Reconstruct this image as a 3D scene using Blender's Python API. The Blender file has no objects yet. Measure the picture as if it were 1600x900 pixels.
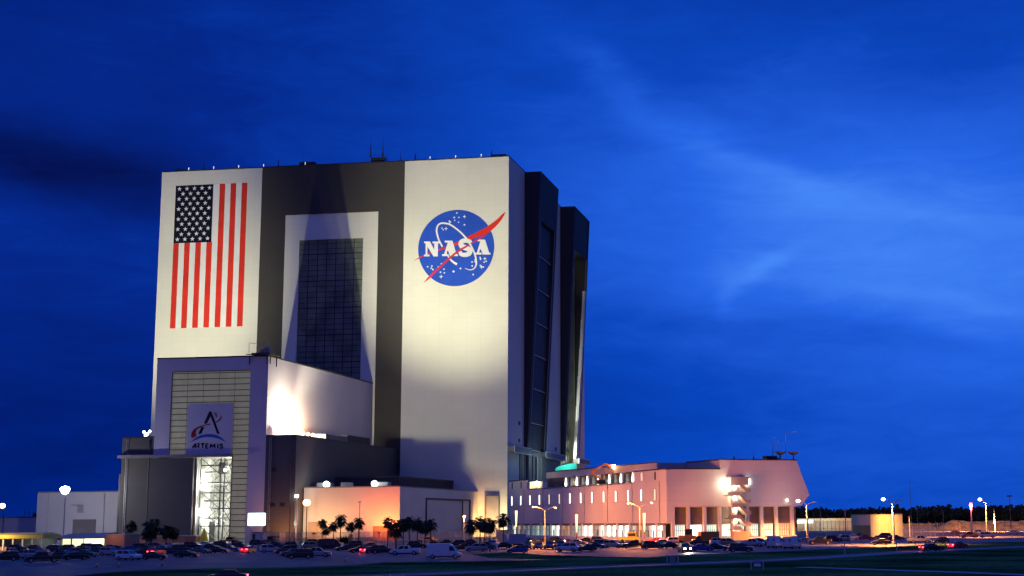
import bpy, bmesh, math, random
from math import radians as RAD, sin, cos, pi, hypot, atan2
from mathutils import Vector, Matrix, noise as mnoise
random.seed(7)
SC = bpy.context.scene
COL = SC.collection

# ------------------------------------------------------------------ camera
CAM = Vector((150.7, -629.26, 6.4704)); FPX = 2411.1
PITCH, YAW, ROLL = .1737, -.1563, -.0089
cp, sp = cos(PITCH), sin(PITCH)
FW = Vector((sin(YAW)*cp, cos(YAW)*cp, sp)); RT = Vector((cos(YAW), -sin(YAW), 0)); UP = RT.cross(FW)
RT2 = RT*cos(ROLL)+UP*sin(ROLL); UP2 = UP*cos(ROLL)-RT*sin(ROLL)
cd = bpy.data.cameras.new('camera'); cam = bpy.data.objects.new('camera', cd); COL.objects.link(cam)
M = Matrix((RT2, UP2, -FW)).transposed().to_4x4(); M.translation = CAM; cam.matrix_world = M
cd.sensor_width = 36; cd.lens = FPX/1600*36; cd.shift_x = -181.78/1600; cd.shift_y = -61.26/1600
cd.clip_start = 1; cd.clip_end = 20000
SC.camera = cam

def ray(u, v):
    return FW + RT2*((u-981.78)/FPX) - UP2*((v-388.74)/FPX)
def at(u, v, z=0.0):
    d = ray(u, v); return CAM + d*((z-CAM.z)/d.z)
def aty(u, v, y):
    d = ray(u, v); return CAM + d*((y-CAM.y)/d.y)

# ------------------------------------------------------------------ colour management
SC.view_settings.view_transform = 'Standard'; SC.view_settings.look = 'None'
SC.view_settings.exposure = 0.0; SC.view_settings.gamma = 1.0; SC.view_settings.use_curve_mapping = False
try:
    SC.cycles.use_denoising = True; SC.cycles.sample_clamp_indirect = 4.0; SC.cycles.sample_clamp_direct = 0
    SC.cycles.max_bounces = 6; SC.cycles.diffuse_bounces = 3; SC.cycles.glossy_bounces = 2; SC.cycles.caustics_reflective = False
    SC.cycles.use_light_tree = True
except Exception: pass

# ------------------------------------------------------------------ world: dusk sky
class X:
    """tiny node-math expression builder"""
    def __init__(s, nt, sock): s.nt = nt; s.k = sock
    def _op(s, op, *o):
        n = s.nt.nodes.new('ShaderNodeMath'); n.operation = op
        for i, q in enumerate((s,)+o):
            if isinstance(q, X): s.nt.links.new(q.k, n.inputs[i])
            else: n.inputs[i].default_value = q
        return X(s.nt, n.outputs[0])
    def __add__(s, o): return s._op('ADD', o)
    __radd__ = __add__
    def __sub__(s, o): return s._op('SUBTRACT', o)
    def __mul__(s, o): return s._op('MULTIPLY', o)
    __rmul__ = __mul__
    def f(s, op, *o): return s._op(op, *o)
def mapr(x, a, b, c, d, smooth=True):
    n = x.nt.nodes.new('ShaderNodeMapRange'); n.interpolation_type = 'SMOOTHSTEP' if smooth else 'LINEAR'
    x.nt.links.new(x.k, n.inputs[0])
    for i, q in enumerate((a, b, c, d)): n.inputs[i+1].default_value = q
    return X(x.nt, n.outputs[0])
def mixc(nt, fac, c1, c2, mode='MIX'):
    n = nt.nodes.new('ShaderNodeMix'); n.data_type = 'RGBA'; n.blend_type = mode
    for i, q in ((0, fac), (6, c1), (7, c2)):
        if isinstance(q, X): nt.links.new(q.k, n.inputs[i])
        elif hasattr(q, 'is_output'): nt.links.new(q, n.inputs[i])
        else: n.inputs[i].default_value = q if i == 0 else (*q, 1)
    return n.outputs[2]

wd = bpy.data.worlds.new("World"); SC.world = wd; wd.use_nodes = True
nt = wd.node_tree; nt.nodes.clear()
wo = nt.nodes.new('ShaderNodeOutputWorld'); bg = nt.nodes.new('ShaderNodeBackground')
tc = nt.nodes.new('ShaderNodeTexCoord'); sx = nt.nodes.new('ShaderNodeSeparateXYZ')
nt.links.new(tc.outputs['Generated'], sx.inputs[0])
dx, dy, dz = (X(nt, sx.outputs[i]) for i in range(3))
az = dx.f('ARCTAN2', dy)*57.2958
el = dz.f('ARCSINE')*57.2958
def nz(scale, detail, sxyz, rough=.55, off=(0, 0, 0), dist=0.0):
    mp = nt.nodes.new('ShaderNodeMapping'); nt.links.new(tc.outputs['Generated'], mp.inputs[0])
    mp.inputs['Scale'].default_value = sxyz; mp.inputs['Location'].default_value = off
    mp.inputs['Rotation'].default_value = (0, RAD(8), 0)
    n = nt.nodes.new('ShaderNodeTexNoise'); n.inputs['Scale'].default_value = scale; n.inputs['Detail'].default_value = detail
    n.inputs['Roughness'].default_value = rough; n.inputs['Distortion'].default_value = dist
    nt.links.new(mp.outputs[0], n.inputs[0]); return X(nt, n.outputs[0])
warp1 = nz(6, 4, (1, 1, 2.2)); warp2 = nz(7, 4, (1, 1, 2.5), off=(3, 1, 2))
waz = az + (warp1-.5)*6.0; wel = el + (warp2-.5)*2.6
def blob(a0, e0, wa, we, tilt, amp):
    c, s = cos(RAD(tilt)), sin(RAD(tilt))
    p = ((waz-a0)*c + (wel-e0)*s)*(1/wa); q = ((wel-e0)*c - (waz-a0)*s)*(1/we)
    return ((p*p + q*q)*-1.0).f('EXPONENT')*amp
m = mapr(az, -32, 2, .215, .53)
for B in [(3, 9.5, 15, 5.5, -6, .34), (-29.8, 12.4, 8, 1.3, -9, -.20), (-26, 3.0, 8, 3.2, 0, -.10), (2, 20, 10, 4.0, 0, -.16),
          (-9.7, 16.2, 3.6, .8, -42, .10), (-5.2, 13.4, 3.6, .75, -28, .12), (1.2, 11.3, 6.5, .6, -9, .08),
          (-3.4, 9.1, 1.3, .40, 28, .13), (-4.9, 8.9, 1.6, .8, 10, .07), (-5.2, 8.0, .9, .5, 60, .06), (-12, 14, 7, 3.5, -40, .05), (-2, 10.6, 5, 1.8, -18, .06),
          (-1, 6.6, 9, .55, -5, -.09), (2.5, 7.9, 6, .35, -6, .06), (-5, 4.7, 10, 1.6, 2, -.09), (4, 5.5, 6, .9, 4, .04),
          (-30, 9.8, 7, 1.5, 0, .07), (-16, 9, 5, 3, 0, .05)]:
    m = m + blob(*B)
m = m + (nz(5, 7, (1, 1, 5), .6, (1, 4, 2), .6)-.5)*.17 + (nz(16, 9, (1, 1, 3.6), .68, (5, 2, 1), .8)-.5)*.17
cr = nt.nodes.new('ShaderNodeValToRGB'); nt.links.new(m.k, cr.inputs[0])
E0 = cr.color_ramp.elements; E0[0].position = 0; E0[0].color = (.0, .004, .07, 1); E0[1].position = 1; E0[1].color = (.06, .235, .88, 1)
for pos, c in [(.25, (.0, .018, .23)), (.5, (.002, .054, .46)), (.75, (.016, .116, .70))]:
    e = E0.new(pos); e.color = (*c, 1)
front = cr.outputs[0]
# above the picture the sky deepens towards the zenith; behind the camera a mauve afterglow
zen = mapr(el, 20, 50, 0, 1)
c1 = mixc(nt, zen, front, (.022, .105, .62))
glow = (mapr(dy, .25, -.6, 0, 1))*(mapr(el, 15, 55, 1, .0))
c2 = mixc(nt, glow, c1, (.060, .047, .24))
east = mapr(dx, .25, .9, 0, 1)
c3 = mixc(nt, east*.75, c2, (.018, .032, .11))
sky = nt.nodes.new('ShaderNodeTexSky'); sky.sky_type = 'NISHITA'; sky.sun_disc = False
sky.sun_elevation = RAD(-3); sky.sun_rotation = RAD(215)
c4 = mixc(nt, .02, c3, sky.outputs[0], 'ADD')
nt.links.new(c4, bg.inputs[0]); bg.inputs[1].default_value = 1.1; nt.links.new(bg.outputs[0], wo.inputs[0])

# ------------------------------------------------------------------ materials
def pmat(name, col, rough=.7, var=.12, scale=1.0, metal=0, emit=None, estr=0, spec=None, seams=None, bump=0, var2=None, alpha=None):
    m = bpy.data.materials.new(name); m.use_nodes = True; t = m.node_tree
    b = t.nodes['Principled BSDF']; b.inputs['Roughness'].default_value = rough; b.inputs['Metallic'].default_value = metal
    if spec is None and rough >= .6: spec = .2
    if spec is not None: b.inputs['Specular IOR Level'].default_value = spec
    co = t.nodes.new('ShaderNodeTexCoord')
    n = t.nodes.new('ShaderNodeTexNoise'); n.inputs['Scale'].default_value = scale; n.inputs['Detail'].default_value = 6
    t.links.new(co.outputs['Object'], n.inputs[0])
    lo = tuple(c*(1-var) for c in col); hi = tuple(min(1, c*(1+var)) for c in (var2 or col))
    fac = mapr(X(t, n.outputs[0]), .3, .7, 0, 1)
    out = mixc(t, fac, lo, hi)
    if seams:   # (panel width, panel height, strength): joints between cladding sheets
        sep = t.nodes.new('ShaderNodeSeparateXYZ'); t.links.new(co.outputs['Object'], sep.inputs[0])
        gx = (X(t, sep.outputs[0])+X(t, sep.outputs[1]))*(1/seams[0]); gz = X(t, sep.outputs[2])*(1/seams[1])
        lx = gx.f('FRACT').f('LESS_THAN', .03); lz = gz.f('FRACT').f('LESS_THAN', .05)
        tone = X(t, None)
        wn = t.nodes.new('ShaderNodeTexWhiteNoise'); wn.noise_dimensions = '2D'
        cmb = t.nodes.new('ShaderNodeCombineXYZ'); t.links.new(gx.f('FLOOR').k, cmb.inputs[0]); t.links.new(gz.f('FLOOR').k, cmb.inputs[1])
        t.links.new(cmb.outputs[0], wn.inputs[0])
        k = lx.f('MAXIMUM', lz)*seams[2] + X(t, wn.outputs[0])*seams[2]*.35
        out = mixc(t, k, out, tuple(c*.35 for c in col))
    t.links.new(out, b.inputs['Base Color'])
    if bump:
        bn = t.nodes.new('ShaderNodeBump'); bn.inputs['Strength'].default_value = bump; bn.inputs['Distance'].default_value = .3
        n2 = t.nodes.new('ShaderNodeTexNoise'); n2.inputs['Scale'].default_value = scale*6; n2.inputs['Detail'].default_value = 4
        t.links.new(co.outputs['Object'], n2.inputs[0]); t.links.new(n2.outputs[0], bn.inputs['Height']); t.links.new(bn.outputs[0], b.inputs['Normal'])
    if emit:
        b.inputs['Emission Color'].default_value = (*emit, 1); b.inputs['Emission Strength'].default_value = estr
    if alpha is not None: b.inputs['Alpha'].default_value = alpha
    return m
MT = {}
def mt(k, *a, **kw):
    if k not in MT: MT[k] = pmat(k, *a, **kw)
    return MT[k]
WHITE = mt('white_cladding', (.74, .73, .64), .6, .06, .03, seams=(6.0, 2.4, .10))
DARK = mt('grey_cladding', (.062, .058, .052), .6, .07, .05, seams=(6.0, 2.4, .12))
DARKB = mt('charcoal_cladding', (.10, .095, .095), .6, .08, .05, seams=(5.0, 2.4, .15))
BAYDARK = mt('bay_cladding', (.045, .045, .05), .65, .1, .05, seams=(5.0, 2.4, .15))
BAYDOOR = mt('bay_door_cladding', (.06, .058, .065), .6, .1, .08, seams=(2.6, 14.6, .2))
FRAMEM = mt('pale_trim', (.42, .41, .42), .55, .05, .2)
CONC = mt('concrete', (.34, .33, .32), .8, .15, .2)
LCCW = mt('precast_white', (.76, .72, .71), .7, .05, .08, seams=(5.21, 3.0, .12))
LCCP = mt('brown_panel', (.25, .19, .17), .6, .1, .2, seams=(.6, 50, .25))
ROOF = mt('roof_gravel', (.12, .12, .12), .9, .2, .3)
GLASSY = mt('door_glazing', (.16, .185, .145), .4, .3, .12, spec=.25)
LOUV = mt('translucent_louvre', (.42, .42, .30), .5, .14, .25, emit=(.62, .58, .30), estr=.13)
BLACKM = mt('black_metal', (.02, .02, .022), .5, .1, 1)
STEEL = mt('galvanised_steel', (.42, .42, .42), .45, .1, 1, metal=.3)
WSTEEL = mt('white_steel', (.75, .75, .73), .5, .05, 1)
RED = mt('red_paint', (.70, .035, .02), .6, .09, .12, seams=(6.0, 2.4, .14))
NAVY = mt('navy_paint', (.003, .004, .018), .8, .1, .2)
WPAINT = mt('white_paint', (.80, .80, .78), .6, .03, .2)
BLUEP = mt('blue_paint', (.02, .085, .56), .6, .09, .12, seams=(6.0, 2.4, .16))
SKYB = mt('banner_blue', (.03, .10, .50), .6, .05, .2)
BANW = mt('banner_cloth', (.62, .58, .64), .8, .04, .1)
DRED = mt('dark_red_paint', (.30, .012, .02), .6, .05, .2)
BLACKP = mt('black_paint', (.012, .012, .02), .6, .05, .2)
GREYP = mt('moon_grey', (.22, .20, .27), .6, .05, .2)
def em(name, col, s): return mt(name, (.5, .5, .5), .5, 0, 1, emit=col, estr=s)
E_WHITE = em('lamp_white', (1, .98, .90), 16); E_SOD = em('lamp_sodium', (1, .46, .14), 12); E_WARM = em('lamp_warm', (1, .66, .26), 9)
E_TAIL = em('tail_lit', (1, .03, .05), 14); E_HEAD = em('head_lit', (1, .86, .62), 45)
E_WIN = em('window_lit', (.93, 1, .80), 2.4); E_WIN2 = em('lobby_lit', (.80, 1, .80), .9); E_SCREEN = em('screen_lit', (.72, .96, 1), 5)
E_RED = em('beacon_red', (1, .06, .10), 40)

# ------------------------------------------------------------------ mesh helpers
class MB:
    def __init__(s): s.v = []; s.f = []
    def add(s, vs, fs):
        o = len(s.v); s.v += [tuple(p) for p in vs]; s.f += [tuple(i+o for i in f) for f in fs]; return s
    def box(s, x0, x1, y0, y1, z0, z1):
        vs = [(x, y, z) for z in (z0, z1) for y in (y0, y1) for x in (x0, x1)]
        return s.add(vs, [(0, 2, 3, 1), (4, 5, 7, 6), (0, 1, 5, 4), (2, 6, 7, 3), (0, 4, 6, 2), (1, 3, 7, 5)])
    def hexa(s, b, t):          # 4 bottom points, 4 top points
        return s.add(list(b)+list(t), [(3, 2, 1, 0), (4, 5, 6, 7)]+[(i, (i+1) % 4, 4+(i+1) % 4, 4+i) for i in range(4)])
    def prism(s, poly, f0, f1):     # poly of 2D points; f0/f1 map 2D -> 3D
        n = len(poly); a = [f0(*p) for p in poly]; b = [f1(*p) for p in poly]
        return s.add(a+b, [tuple(range(n))[::-1], tuple(range(n, 2*n))]+[(i, (i+1) % n, n+(i+1) % n, n+i) for i in range(n)])
    def tube(s, p, q, r0, r1=None, n=8, cap=True):
        r1 = r0 if r1 is None else r1
        p, q = Vector(p), Vector(q); d = (q-p).normalized(); a = d.orthogonal().normalized(); b = d.cross(a)
        vs = [p+(a*cos(2*pi*i/n)+b*sin(2*pi*i/n))*r0 for i in range(n)]+[q+(a*cos(2*pi*i/n)+b*sin(2*pi*i/n))*r1 for i in range(n)]
        fs = [(i, (i+1) % n, n+(i+1) % n, n+i) for i in range(n)]
        if cap: fs += [tuple(range(n))[::-1], tuple(range(n, 2*n))]
        return s.add(vs, fs)
    def path(s, pts, r, n=6):
        for a, b in zip(pts, pts[1:]): s.tube(a, b, r, r, n)
        return s
    def ball(s, c, r, sx=1, sy=1, sz=1, n=10, k=6):
        vs = []; fs = []
        for j in range(k+1):
            th = pi*j/k
            for i in range(n): vs.append((c[0]+r*sx*sin(th)*cos(2*pi*i/n), c[1]+r*sy*sin(th)*sin(2*pi*i/n), c[2]+r*sz*cos(th)))
        for j in range(k):
            for i in range(n): fs.append((j*n+i, (j+1)*n+i, (j+1)*n+(i+1) % n, j*n+(i+1) % n))
        return s.add(vs, fs)
def roots_loc(o):
    while o.parent: o = o.parent
    return o
def obj(name, mb, mat, parent=None, label=None, bevel=0, smooth=False):
    """link the collected faces as ONE mesh; coordinates are world ones unless the thing has its own frame"""
    me = bpy.data.meshes.new(name); off = Vector((0, 0, 0))
    if parent is not None:
        r = roots_loc(parent)
        if not r.get('_local'): off = r.location
    me.from_pydata([tuple(Vector(p)-off) for p in mb.v], [], mb.f); me.validate()
    bm = bmesh.new(); bm.from_mesh(me); bmesh.ops.recalc_face_normals(bm, faces=bm.faces)
    if bevel: bmesh.ops.bevel(bm, geom=list(bm.edges), offset=bevel, segments=1, affect='EDGES')
    bm.to_mesh(me); bm.free()
    if smooth:
        for p_ in me.polygons: p_.use_smooth = True
    me.materials.append(mat)
    o = bpy.data.objects.new(name, me); COL.objects.link(o)
    if parent is not None: o.parent = parent
    if label: o['label'] = label
    return o
def tag(o, label, cat, group=None):
    o['label'] = label; o['category'] = cat
    if group: o['group'] = group
    return o
def thing(name, label, cat, loc=(0, 0, 0), rz=0, group=None, local=False):
    o = bpy.data.objects.new(name, None); o.empty_display_size = .5; COL.objects.link(o)
    o.location = loc; o.rotation_euler = (0, 0, rz)
    if local: o['_local'] = 1
    return tag(o, label, cat, group)
def single(name, mb, mat, label, cat, group=None, bevel=0):
    """a thing that is one mesh, origin at its base"""
    xs = [p[0] for p in mb.v]; ys = [p[1] for p in mb.v]; zs = [p[2] for p in mb.v]
    c = Vector(((min(xs)+max(xs))/2, (min(ys)+max(ys))/2, min(zs)))
    mb.v = [tuple(Vector(p)-c) for p in mb.v]
    o = obj(name, mb, mat, None, bevel=bevel); o.location = c
    return tag(o, label, cat, group)
def copy_tree(o, parent=None):
    c = o.copy(); COL.objects.link(c)
    if parent is not None: c.parent = parent
    for ch in list(o.children):
        if ch.type != 'LIGHT': copy_tree(ch, c)
    return c
def struct(name, mb, mat, kind='structure'):
    o = obj(name, mb, mat); o['kind'] = kind; return o
def lamp(kind, loc, power, col, parent=None, target=None, cone=90, blend=.3, radius=.3, name=None):
    l = bpy.data.lights.new(name or 'lamp_light', kind); l.energy = power; l.color = col
    l.shadow_soft_size = radius
    o = bpy.data.objects.new(name or 'lamp_light', l); COL.objects.link(o)
    loc = Vector(loc)
    if kind == 'SPOT': l.spot_size = RAD(cone); l.spot_blend = blend
    if kind == 'AREA': l.size = radius
    q = None
    if target is not None: q = (Vector(target)-loc).to_track_quat('-Z', 'Y')
    if parent is not None:
        r = roots_loc(parent); o.parent = parent
        if r.get('_local'):
            o.location = loc
        else: o.location = loc-r.location
    else: o.location = loc
    if q: o.rotation_mode = 'QUATERNION'; o.rotation_quaternion = q
    return o

# ================================================================== GROUND
def pxpoly(name, pts, z, mat, kind='structure', thick=0):
    P = [at(u, v) for u, v in pts]; mb = MB()
    if thick:
        mb.prism([(p.x, p.y) for p in P], lambda x, y: (x, y, z-thick), lambda x, y: (x, y, z))
    else: mb.add([(p.x, p.y, z) for p in P], [tuple(range(len(P)))])
    return struct(name, mb, mat, kind)
GRASS = pmat('dark_grass', (.045, .095, .040), .95, .6, .05, bump=.8, var2=(.075, .15, .055))
def rework_grass(m):
    t = m.node_tree; b = t.nodes['Principled BSDF']; b.inputs['Specular IOR Level'].default_value = .0
    co = t.nodes.new('ShaderNodeTexCoord'); n = t.nodes.new('ShaderNodeTexNoise'); n.inputs['Scale'].default_value = .9; n.inputs['Detail'].default_value = 8
    n.inputs['Roughness'].default_value = .75
    t.links.new(co.outputs['Object'], n.inputs[0])
    src = b.inputs['Base Color'].links[0].from_socket
    out = mixc(t, mapr(X(t, n.outputs[0]), .35, .68, 0, .8), src, (.006, .014, .010))
    t.links.new(out, b.inputs['Base Color'])
rework_grass(GRASS)
gm = MB(); N = 24
S = 6000
gm.add([(-S, -900, 0), (S, -900, 0), (S, 9000, 0), (-S, 9000, 0)], [(0, 1, 2, 3)])
struct('ground', gm, GRASS)
ASPH = pmat('worn_asphalt', (.070, .080, .105), .62, .22, .05, bump=.25)
def asph_detail(m, amt=.5):
    t = m.node_tree; b = t.nodes['Principled BSDF']
    co = t.nodes.new('ShaderNodeTexCoord'); n = t.nodes.new('ShaderNodeTexNoise'); n.inputs['Scale'].default_value = .22; n.inputs['Detail'].default_value = 8; n.inputs['Roughness'].default_value = .7
    mp = t.nodes.new('ShaderNodeMapping'); mp.inputs['Scale'].default_value = (1, .35, 1)
    t.links.new(co.outputs['Object'], mp.inputs[0]); t.links.new(mp.outputs[0], n.inputs[0])
    src = b.inputs['Base Color'].links[0].from_socket
    t.links.new(mixc(t, mapr(X(t, n.outputs[0]), .5, .72, 0, amt), src, (.19, .19, .21)), b.inputs['Base Color'])
asph_detail(ASPH, .75)
APRON = pmat('pale_concrete_yard', (.16, .145, .135), .75, .15, .05, bump=.2)
ROADM = pmat('road_asphalt', (.15, .15, .17), .6, .15, .1, bump=.2)
PATHM = pmat('path_concrete', (.22, .22, .25), .7, .15, .1)
LINE = mt('line_paint', (.55, .55, .52), .7, .2, 1)
# concrete yard at the foot of the buildings, then the parking lot in front of it
ap = MB(); ap.add([(-420, -190, .004), (330, -190, .004), (420, 500, .004), (-420, 500, .004)], [(0, 1, 2, 3)]); struct('concrete_yard', ap, APRON)
lotpts = [(-260, 850), (500, 846.5), (900, 843.5), (1240, 840.5), (1420, 840.5), (1900, 838), (1900, 846), (1560, 847), (1440, 851), (1390, 855), (1300, 858), (1240, 860.5), (1160, 864), (1060, 867.5), (1010, 871), (930, 869.5), (850, 867), (790, 863), (735, 866),
          (765, 872), (860, 875), (700, 877.5), (600, 879), (555, 883), (440, 886.5), (330, 888), (200, 892), (95, 902), (60, 925), (-500, 960)]
pxpoly('parking_lot', lotpts, .012, ASPH)
# near road (kerbed) and the low path
def band(name, pts, half, z, mat, kerb=False):
    C = [at(u, v) for u, v in pts]; L = []; R_ = []
    for i, c in enumerate(C):
        d = (C[min(i+1, len(C)-1)]-C[max(i-1, 0)]); d.z = 0; d.normalize(); n = Vector((-d.y, d.x, 0))
        L.append(c+n*half); R_.append(c-n*half)
    mb = MB(); k = len(C)
    mb.add([(p.x, p.y, z) for p in L]+[(p.x, p.y, z) for p in R_], [(i, i+1, k+i+1, k+i) for i in range(k-1)])
    struct(name, mb, mat)
    if kerb:
        kb = MB()
        for S_, sg in ((L, 1), (R_, -1)):
            for i in range(k-1):
                a, b = S_[i], S_[i+1]; d = (b-a).normalized(); n = Vector((-d.y, d.x, 0))*sg*.2
                kb.hexa([(a.x, a.y, 0), (b.x, b.y, 0), (b.x+n.x, b.y+n.y, 0), (a.x+n.x, a.y+n.y, 0)],
                        [(a.x, a.y, .13), (b.x, b.y, .13), (b.x+n.x, b.y+n.y, .13), (a.x+n.x, a.y+n.y, .13)])
        struct('kerb', kb, CONC)
    return C
roadpts = [(200, 925), (420, 909), (600, 900), (700, 896), (860, 889.5), (960, 885.5), (1050, 882), (1165, 877.5), (1250, 873.5), (1330, 868.5), (1410, 863.5), (1500, 859), (1600, 854.5), (1760, 849)]
band('road', roadpts, 3.6, .010, ROADM, True)
band('footpath', [(1250, 886), (1370, 890), (1480, 893.5), (1600, 898), (1750, 904)], 1.6, .008, PATHM)
ln = MB()
for (u, v, du) in [(560, 878.5, 12), (585, 877.3, 22), (100, 869, 30), (90, 881, 40), (60, 887, 50), (145, 886, 60), (455, 876, 10), (475, 876.5, 9), (350, 869, 10), (400, 873, 14), (1050, 848, 12), (960, 862, 10)]:
    a = at(u-du/2, v); b = at(u+du/2, v-.5); d = (b-a).normalized(); n = Vector((-d.y, d.x, 0))*.25
    ln.add([(a+n).to_tuple()[:2]+(.018,), (b+n).to_tuple()[:2]+(.018,), (b-n).to_tuple()[:2]+(.018,), (a-n).to_tuple()[:2]+(.018,)], [(0, 1, 2, 3)])
# parking bay strokes in rows
for v in (852, 858, 864):
    for u in range(20, 1240, 11):
        if v == 864 and u > 560: continue
        a = at(u, v); d = Vector((.35, 1, 0)).normalized()*4.8; b = a+d; n = Vector((.06, 0, 0))
        ln.add([(a.x-.06, a.y, .018), (a.x+.06, a.y, .018), (b.x+.06, b.y, .018), (b.x-.06, b.y, .018)], [(0, 1, 2, 3)])
struct('painted_lines', ln, LINE)

# ================================================================== ASSEMBLY BUILDING (main tower)
H = 160.3
vab = thing('assembly_building', 'giant white and grey box-shaped tower block with painted flag and round blue emblem', 'building', (-79, 109, 0))
w = MB(); w.box(-158, -111.1, 0, 1, 0, H); w.box(-46.1, 0, 0, 1, 0, H)
obj('front_wall', w, WHITE, vab, 'white cladding on the two front towers')
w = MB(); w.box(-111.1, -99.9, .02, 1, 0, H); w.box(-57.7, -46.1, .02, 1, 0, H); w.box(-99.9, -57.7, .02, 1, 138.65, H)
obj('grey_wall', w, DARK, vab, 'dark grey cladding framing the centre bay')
w = MB(); w.box(-99.9, -93.2, .35, 1.4, 0, 138.65); w.box(-64.4, -57.7, .35, 1.4, 0, 138.65); w.box(-93.2, -64.4, .35, 1.4, 127.35, 138.65)
obj('centre_frame', w, WHITE, vab, 'white surround of the tall window')
w = MB(); w.box(-93.2, -64.4, 1.0, 1.4, 0, 127.35); lw = obj('tall_window', w, GLASSY, vab)
w = MB()
for i in range(1, 7): x = -93.2+i*28.8/7; w.box(x-.13, x+.13, .88, 1.0, 60, 127.3)
for i in range(28): z = 62+i*2.35; w.box(-93.2, -64.4, .84, .96, z, z+(.34 if i % 5 == 0 else .16))
obj('window_frame', w, BLACKM, lw)
w = MB(); w.box(-158, -157, 1, 173, 0, H); w.box(-158, 0, 172, 173, 0, H)
w.box(-1, 0, 1, 30.5, 0, H); w.box(-1, 0, 69.7, 110, 0, H); w.box(-1, 0, 150.3, 172, 0, H)
obj('side_wall', w, WHITE, vab)
w = MB(); w.box(-157, -1, 1.4, 172, H-1.5, H-.4); obj('roof', w, ROOF, vab)
w = MB()
for a in ((-158.05, .05, -.05, .5), (-158.05, .05, 172.6, 173.05)): w.box(a[0], a[1], a[2], a[3], H+.01, H+.5)
for a in ((-158.05, -157.5, .5, 172.6), (-.5, .05, .5, 172.6)): w.box(a[0], a[1], a[2], a[3], H+.01, H+.5)
obj('parapet', w, BLACKM, vab)
# the two bays on the east side: fins that lean in towards their foot
def fin(mb, y0, y1, xt=7.5, xb=1.5, zb=36.8):
    mb.hexa([(-.5, y0, zb), (xb, y0, zb), (xb, y1, zb), (-.5, y1, zb)], [(-.5, y0, H), (xt, y0, H), (xt, y1, H), (-.5, y1, H)])
def xat(z): return 1.5+(z-36.8)/(H-36.8)*6.0
for k, (y0, y1) in enumerate(((30.5, 69.7), (110, 150.3))):
    w = MB(); fin(w, y0, y0+4.5); fin(w, y1-(4.5 if k == 0 else 1.2), y1)
    zt = 139.0
    w.hexa([(-.5, y0+4.5, zt), (xat(zt)-.01, y0+4.5, zt), (xat(zt)-.01, y1-4.5, zt), (-.5, y1-4.5, zt)], [(-.5, y0+4.5, H), (7.49, y0+4.5, H), (7.49, y1-4.5, H), (-.5, y1-4.5, H)])
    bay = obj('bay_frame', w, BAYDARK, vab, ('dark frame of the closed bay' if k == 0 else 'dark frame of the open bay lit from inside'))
    w = MB()
    for yy in (y0+4.4, y1-4.4, y1-.1): w.hexa([(xat(36.8)-.02, yy-.16, 36.8), (xat(36.8)+.1, yy-.16, 36.8), (xat(36.8)+.1, yy+.16, 36.8), (xat(36.8)-.02, yy+.16, 36.8)],
                                       [(xat(139)-.02, yy-.16, 139), (xat(139)+.1, yy-.16, 139), (xat(139)+.1, yy+.16, 139), (xat(139)-.02, yy+.16, 139)])
    obj('edge_trim', w, FRAMEM, bay)
    zs = [36.8, 48.8, 63.9, 78.9, 93.4, 108.3, 123.3, 138.9]
    for i in range(7):
        if k == 1: continue
        z0, z1 = zs[i], zs[i+1]; x0 = xat(z0)-1.1-i*.02; x1 = xat(z1)-1.1-i*.02
        w = MB(); w.hexa([(x0-.6, y0+4.6, z0), (x0, y0+4.6, z0), (x0, y1-4.6, z0), (x0-.6, y1-4.6, z0)], [(x1-.9, y0+4.6, z1-.3), (x1-.3, y0+4.6, z1-.3), (x1-.3, y1-4.6, z1-.3), (x1-.9, y1-4.6, z1-.3)])
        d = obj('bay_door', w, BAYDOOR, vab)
        w = MB(); w.box(x0-.05, x0+.22, y0+4.7, y1-4.7, z0+.0, z0+.42); obj('door_sill', w, FRAMEM, d)
    if k == 1:      # open bay: stacked door leaves drawn to the north edge, platforms and steel within
        for i in range(6):
            z0, z1 = zs[i], zs[i+1]; ya = y1-1.3-(.8+.9*(6-i))
            w = MB(); w.hexa([(xat(z0)-1.6, ya, z0), (xat(z0)-.1, ya, z0), (xat(z0)-.1, y1-1.3, z0), (xat(z0)-1.6, y1-1.3, z0)], [(xat(z1)-1.6, ya, z1-.2), (xat(z1)-.1, ya, z1-.2), (xat(z1)-.1, y1-1.3, z1-.2), (xat(z1)-1.6, y1-1.3, z1-.2)])
            obj('bay_door', w, WSTEEL, vab)
        w = MB(); w.box(-40, -39, y0, y1, .2, 139); w.box(-39, -.6, y0-.8, y0-.1, .2, 139); w.box(-39, -.6, y1+.1, y1+.8, .2, 139)
        obj('bay_interior', w, mt('interior_white', (.30, .31, .25), .7, .2, .15), vab)
        w = MB()
        for i in range(17):
            z = 12+i*7.2
            if z > 128: break
            w.box(-34, -3.5, y0+21, y1-2, z, z+.9); w.box(-8, -3, y0+5, y0+20, z+1.5, z+2.0)
            for yy in (y0+21, y0+27, y0+33): w.tube((-3.6, yy, z), (-3.6, yy+5, z+7), .25, n=5); w.tube((-3.6, yy+5, z), (-3.6, yy, z+7), .25, n=5)
        for yy in (y0+21, y0+28, y0+35): w.box(-4.3, -3.4, yy-.4, yy+.4, .2, 132)
        obj('work_platform', w, mt('platform_steel', (.22, .23, .2), .6, .2, .5), vab)
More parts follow.
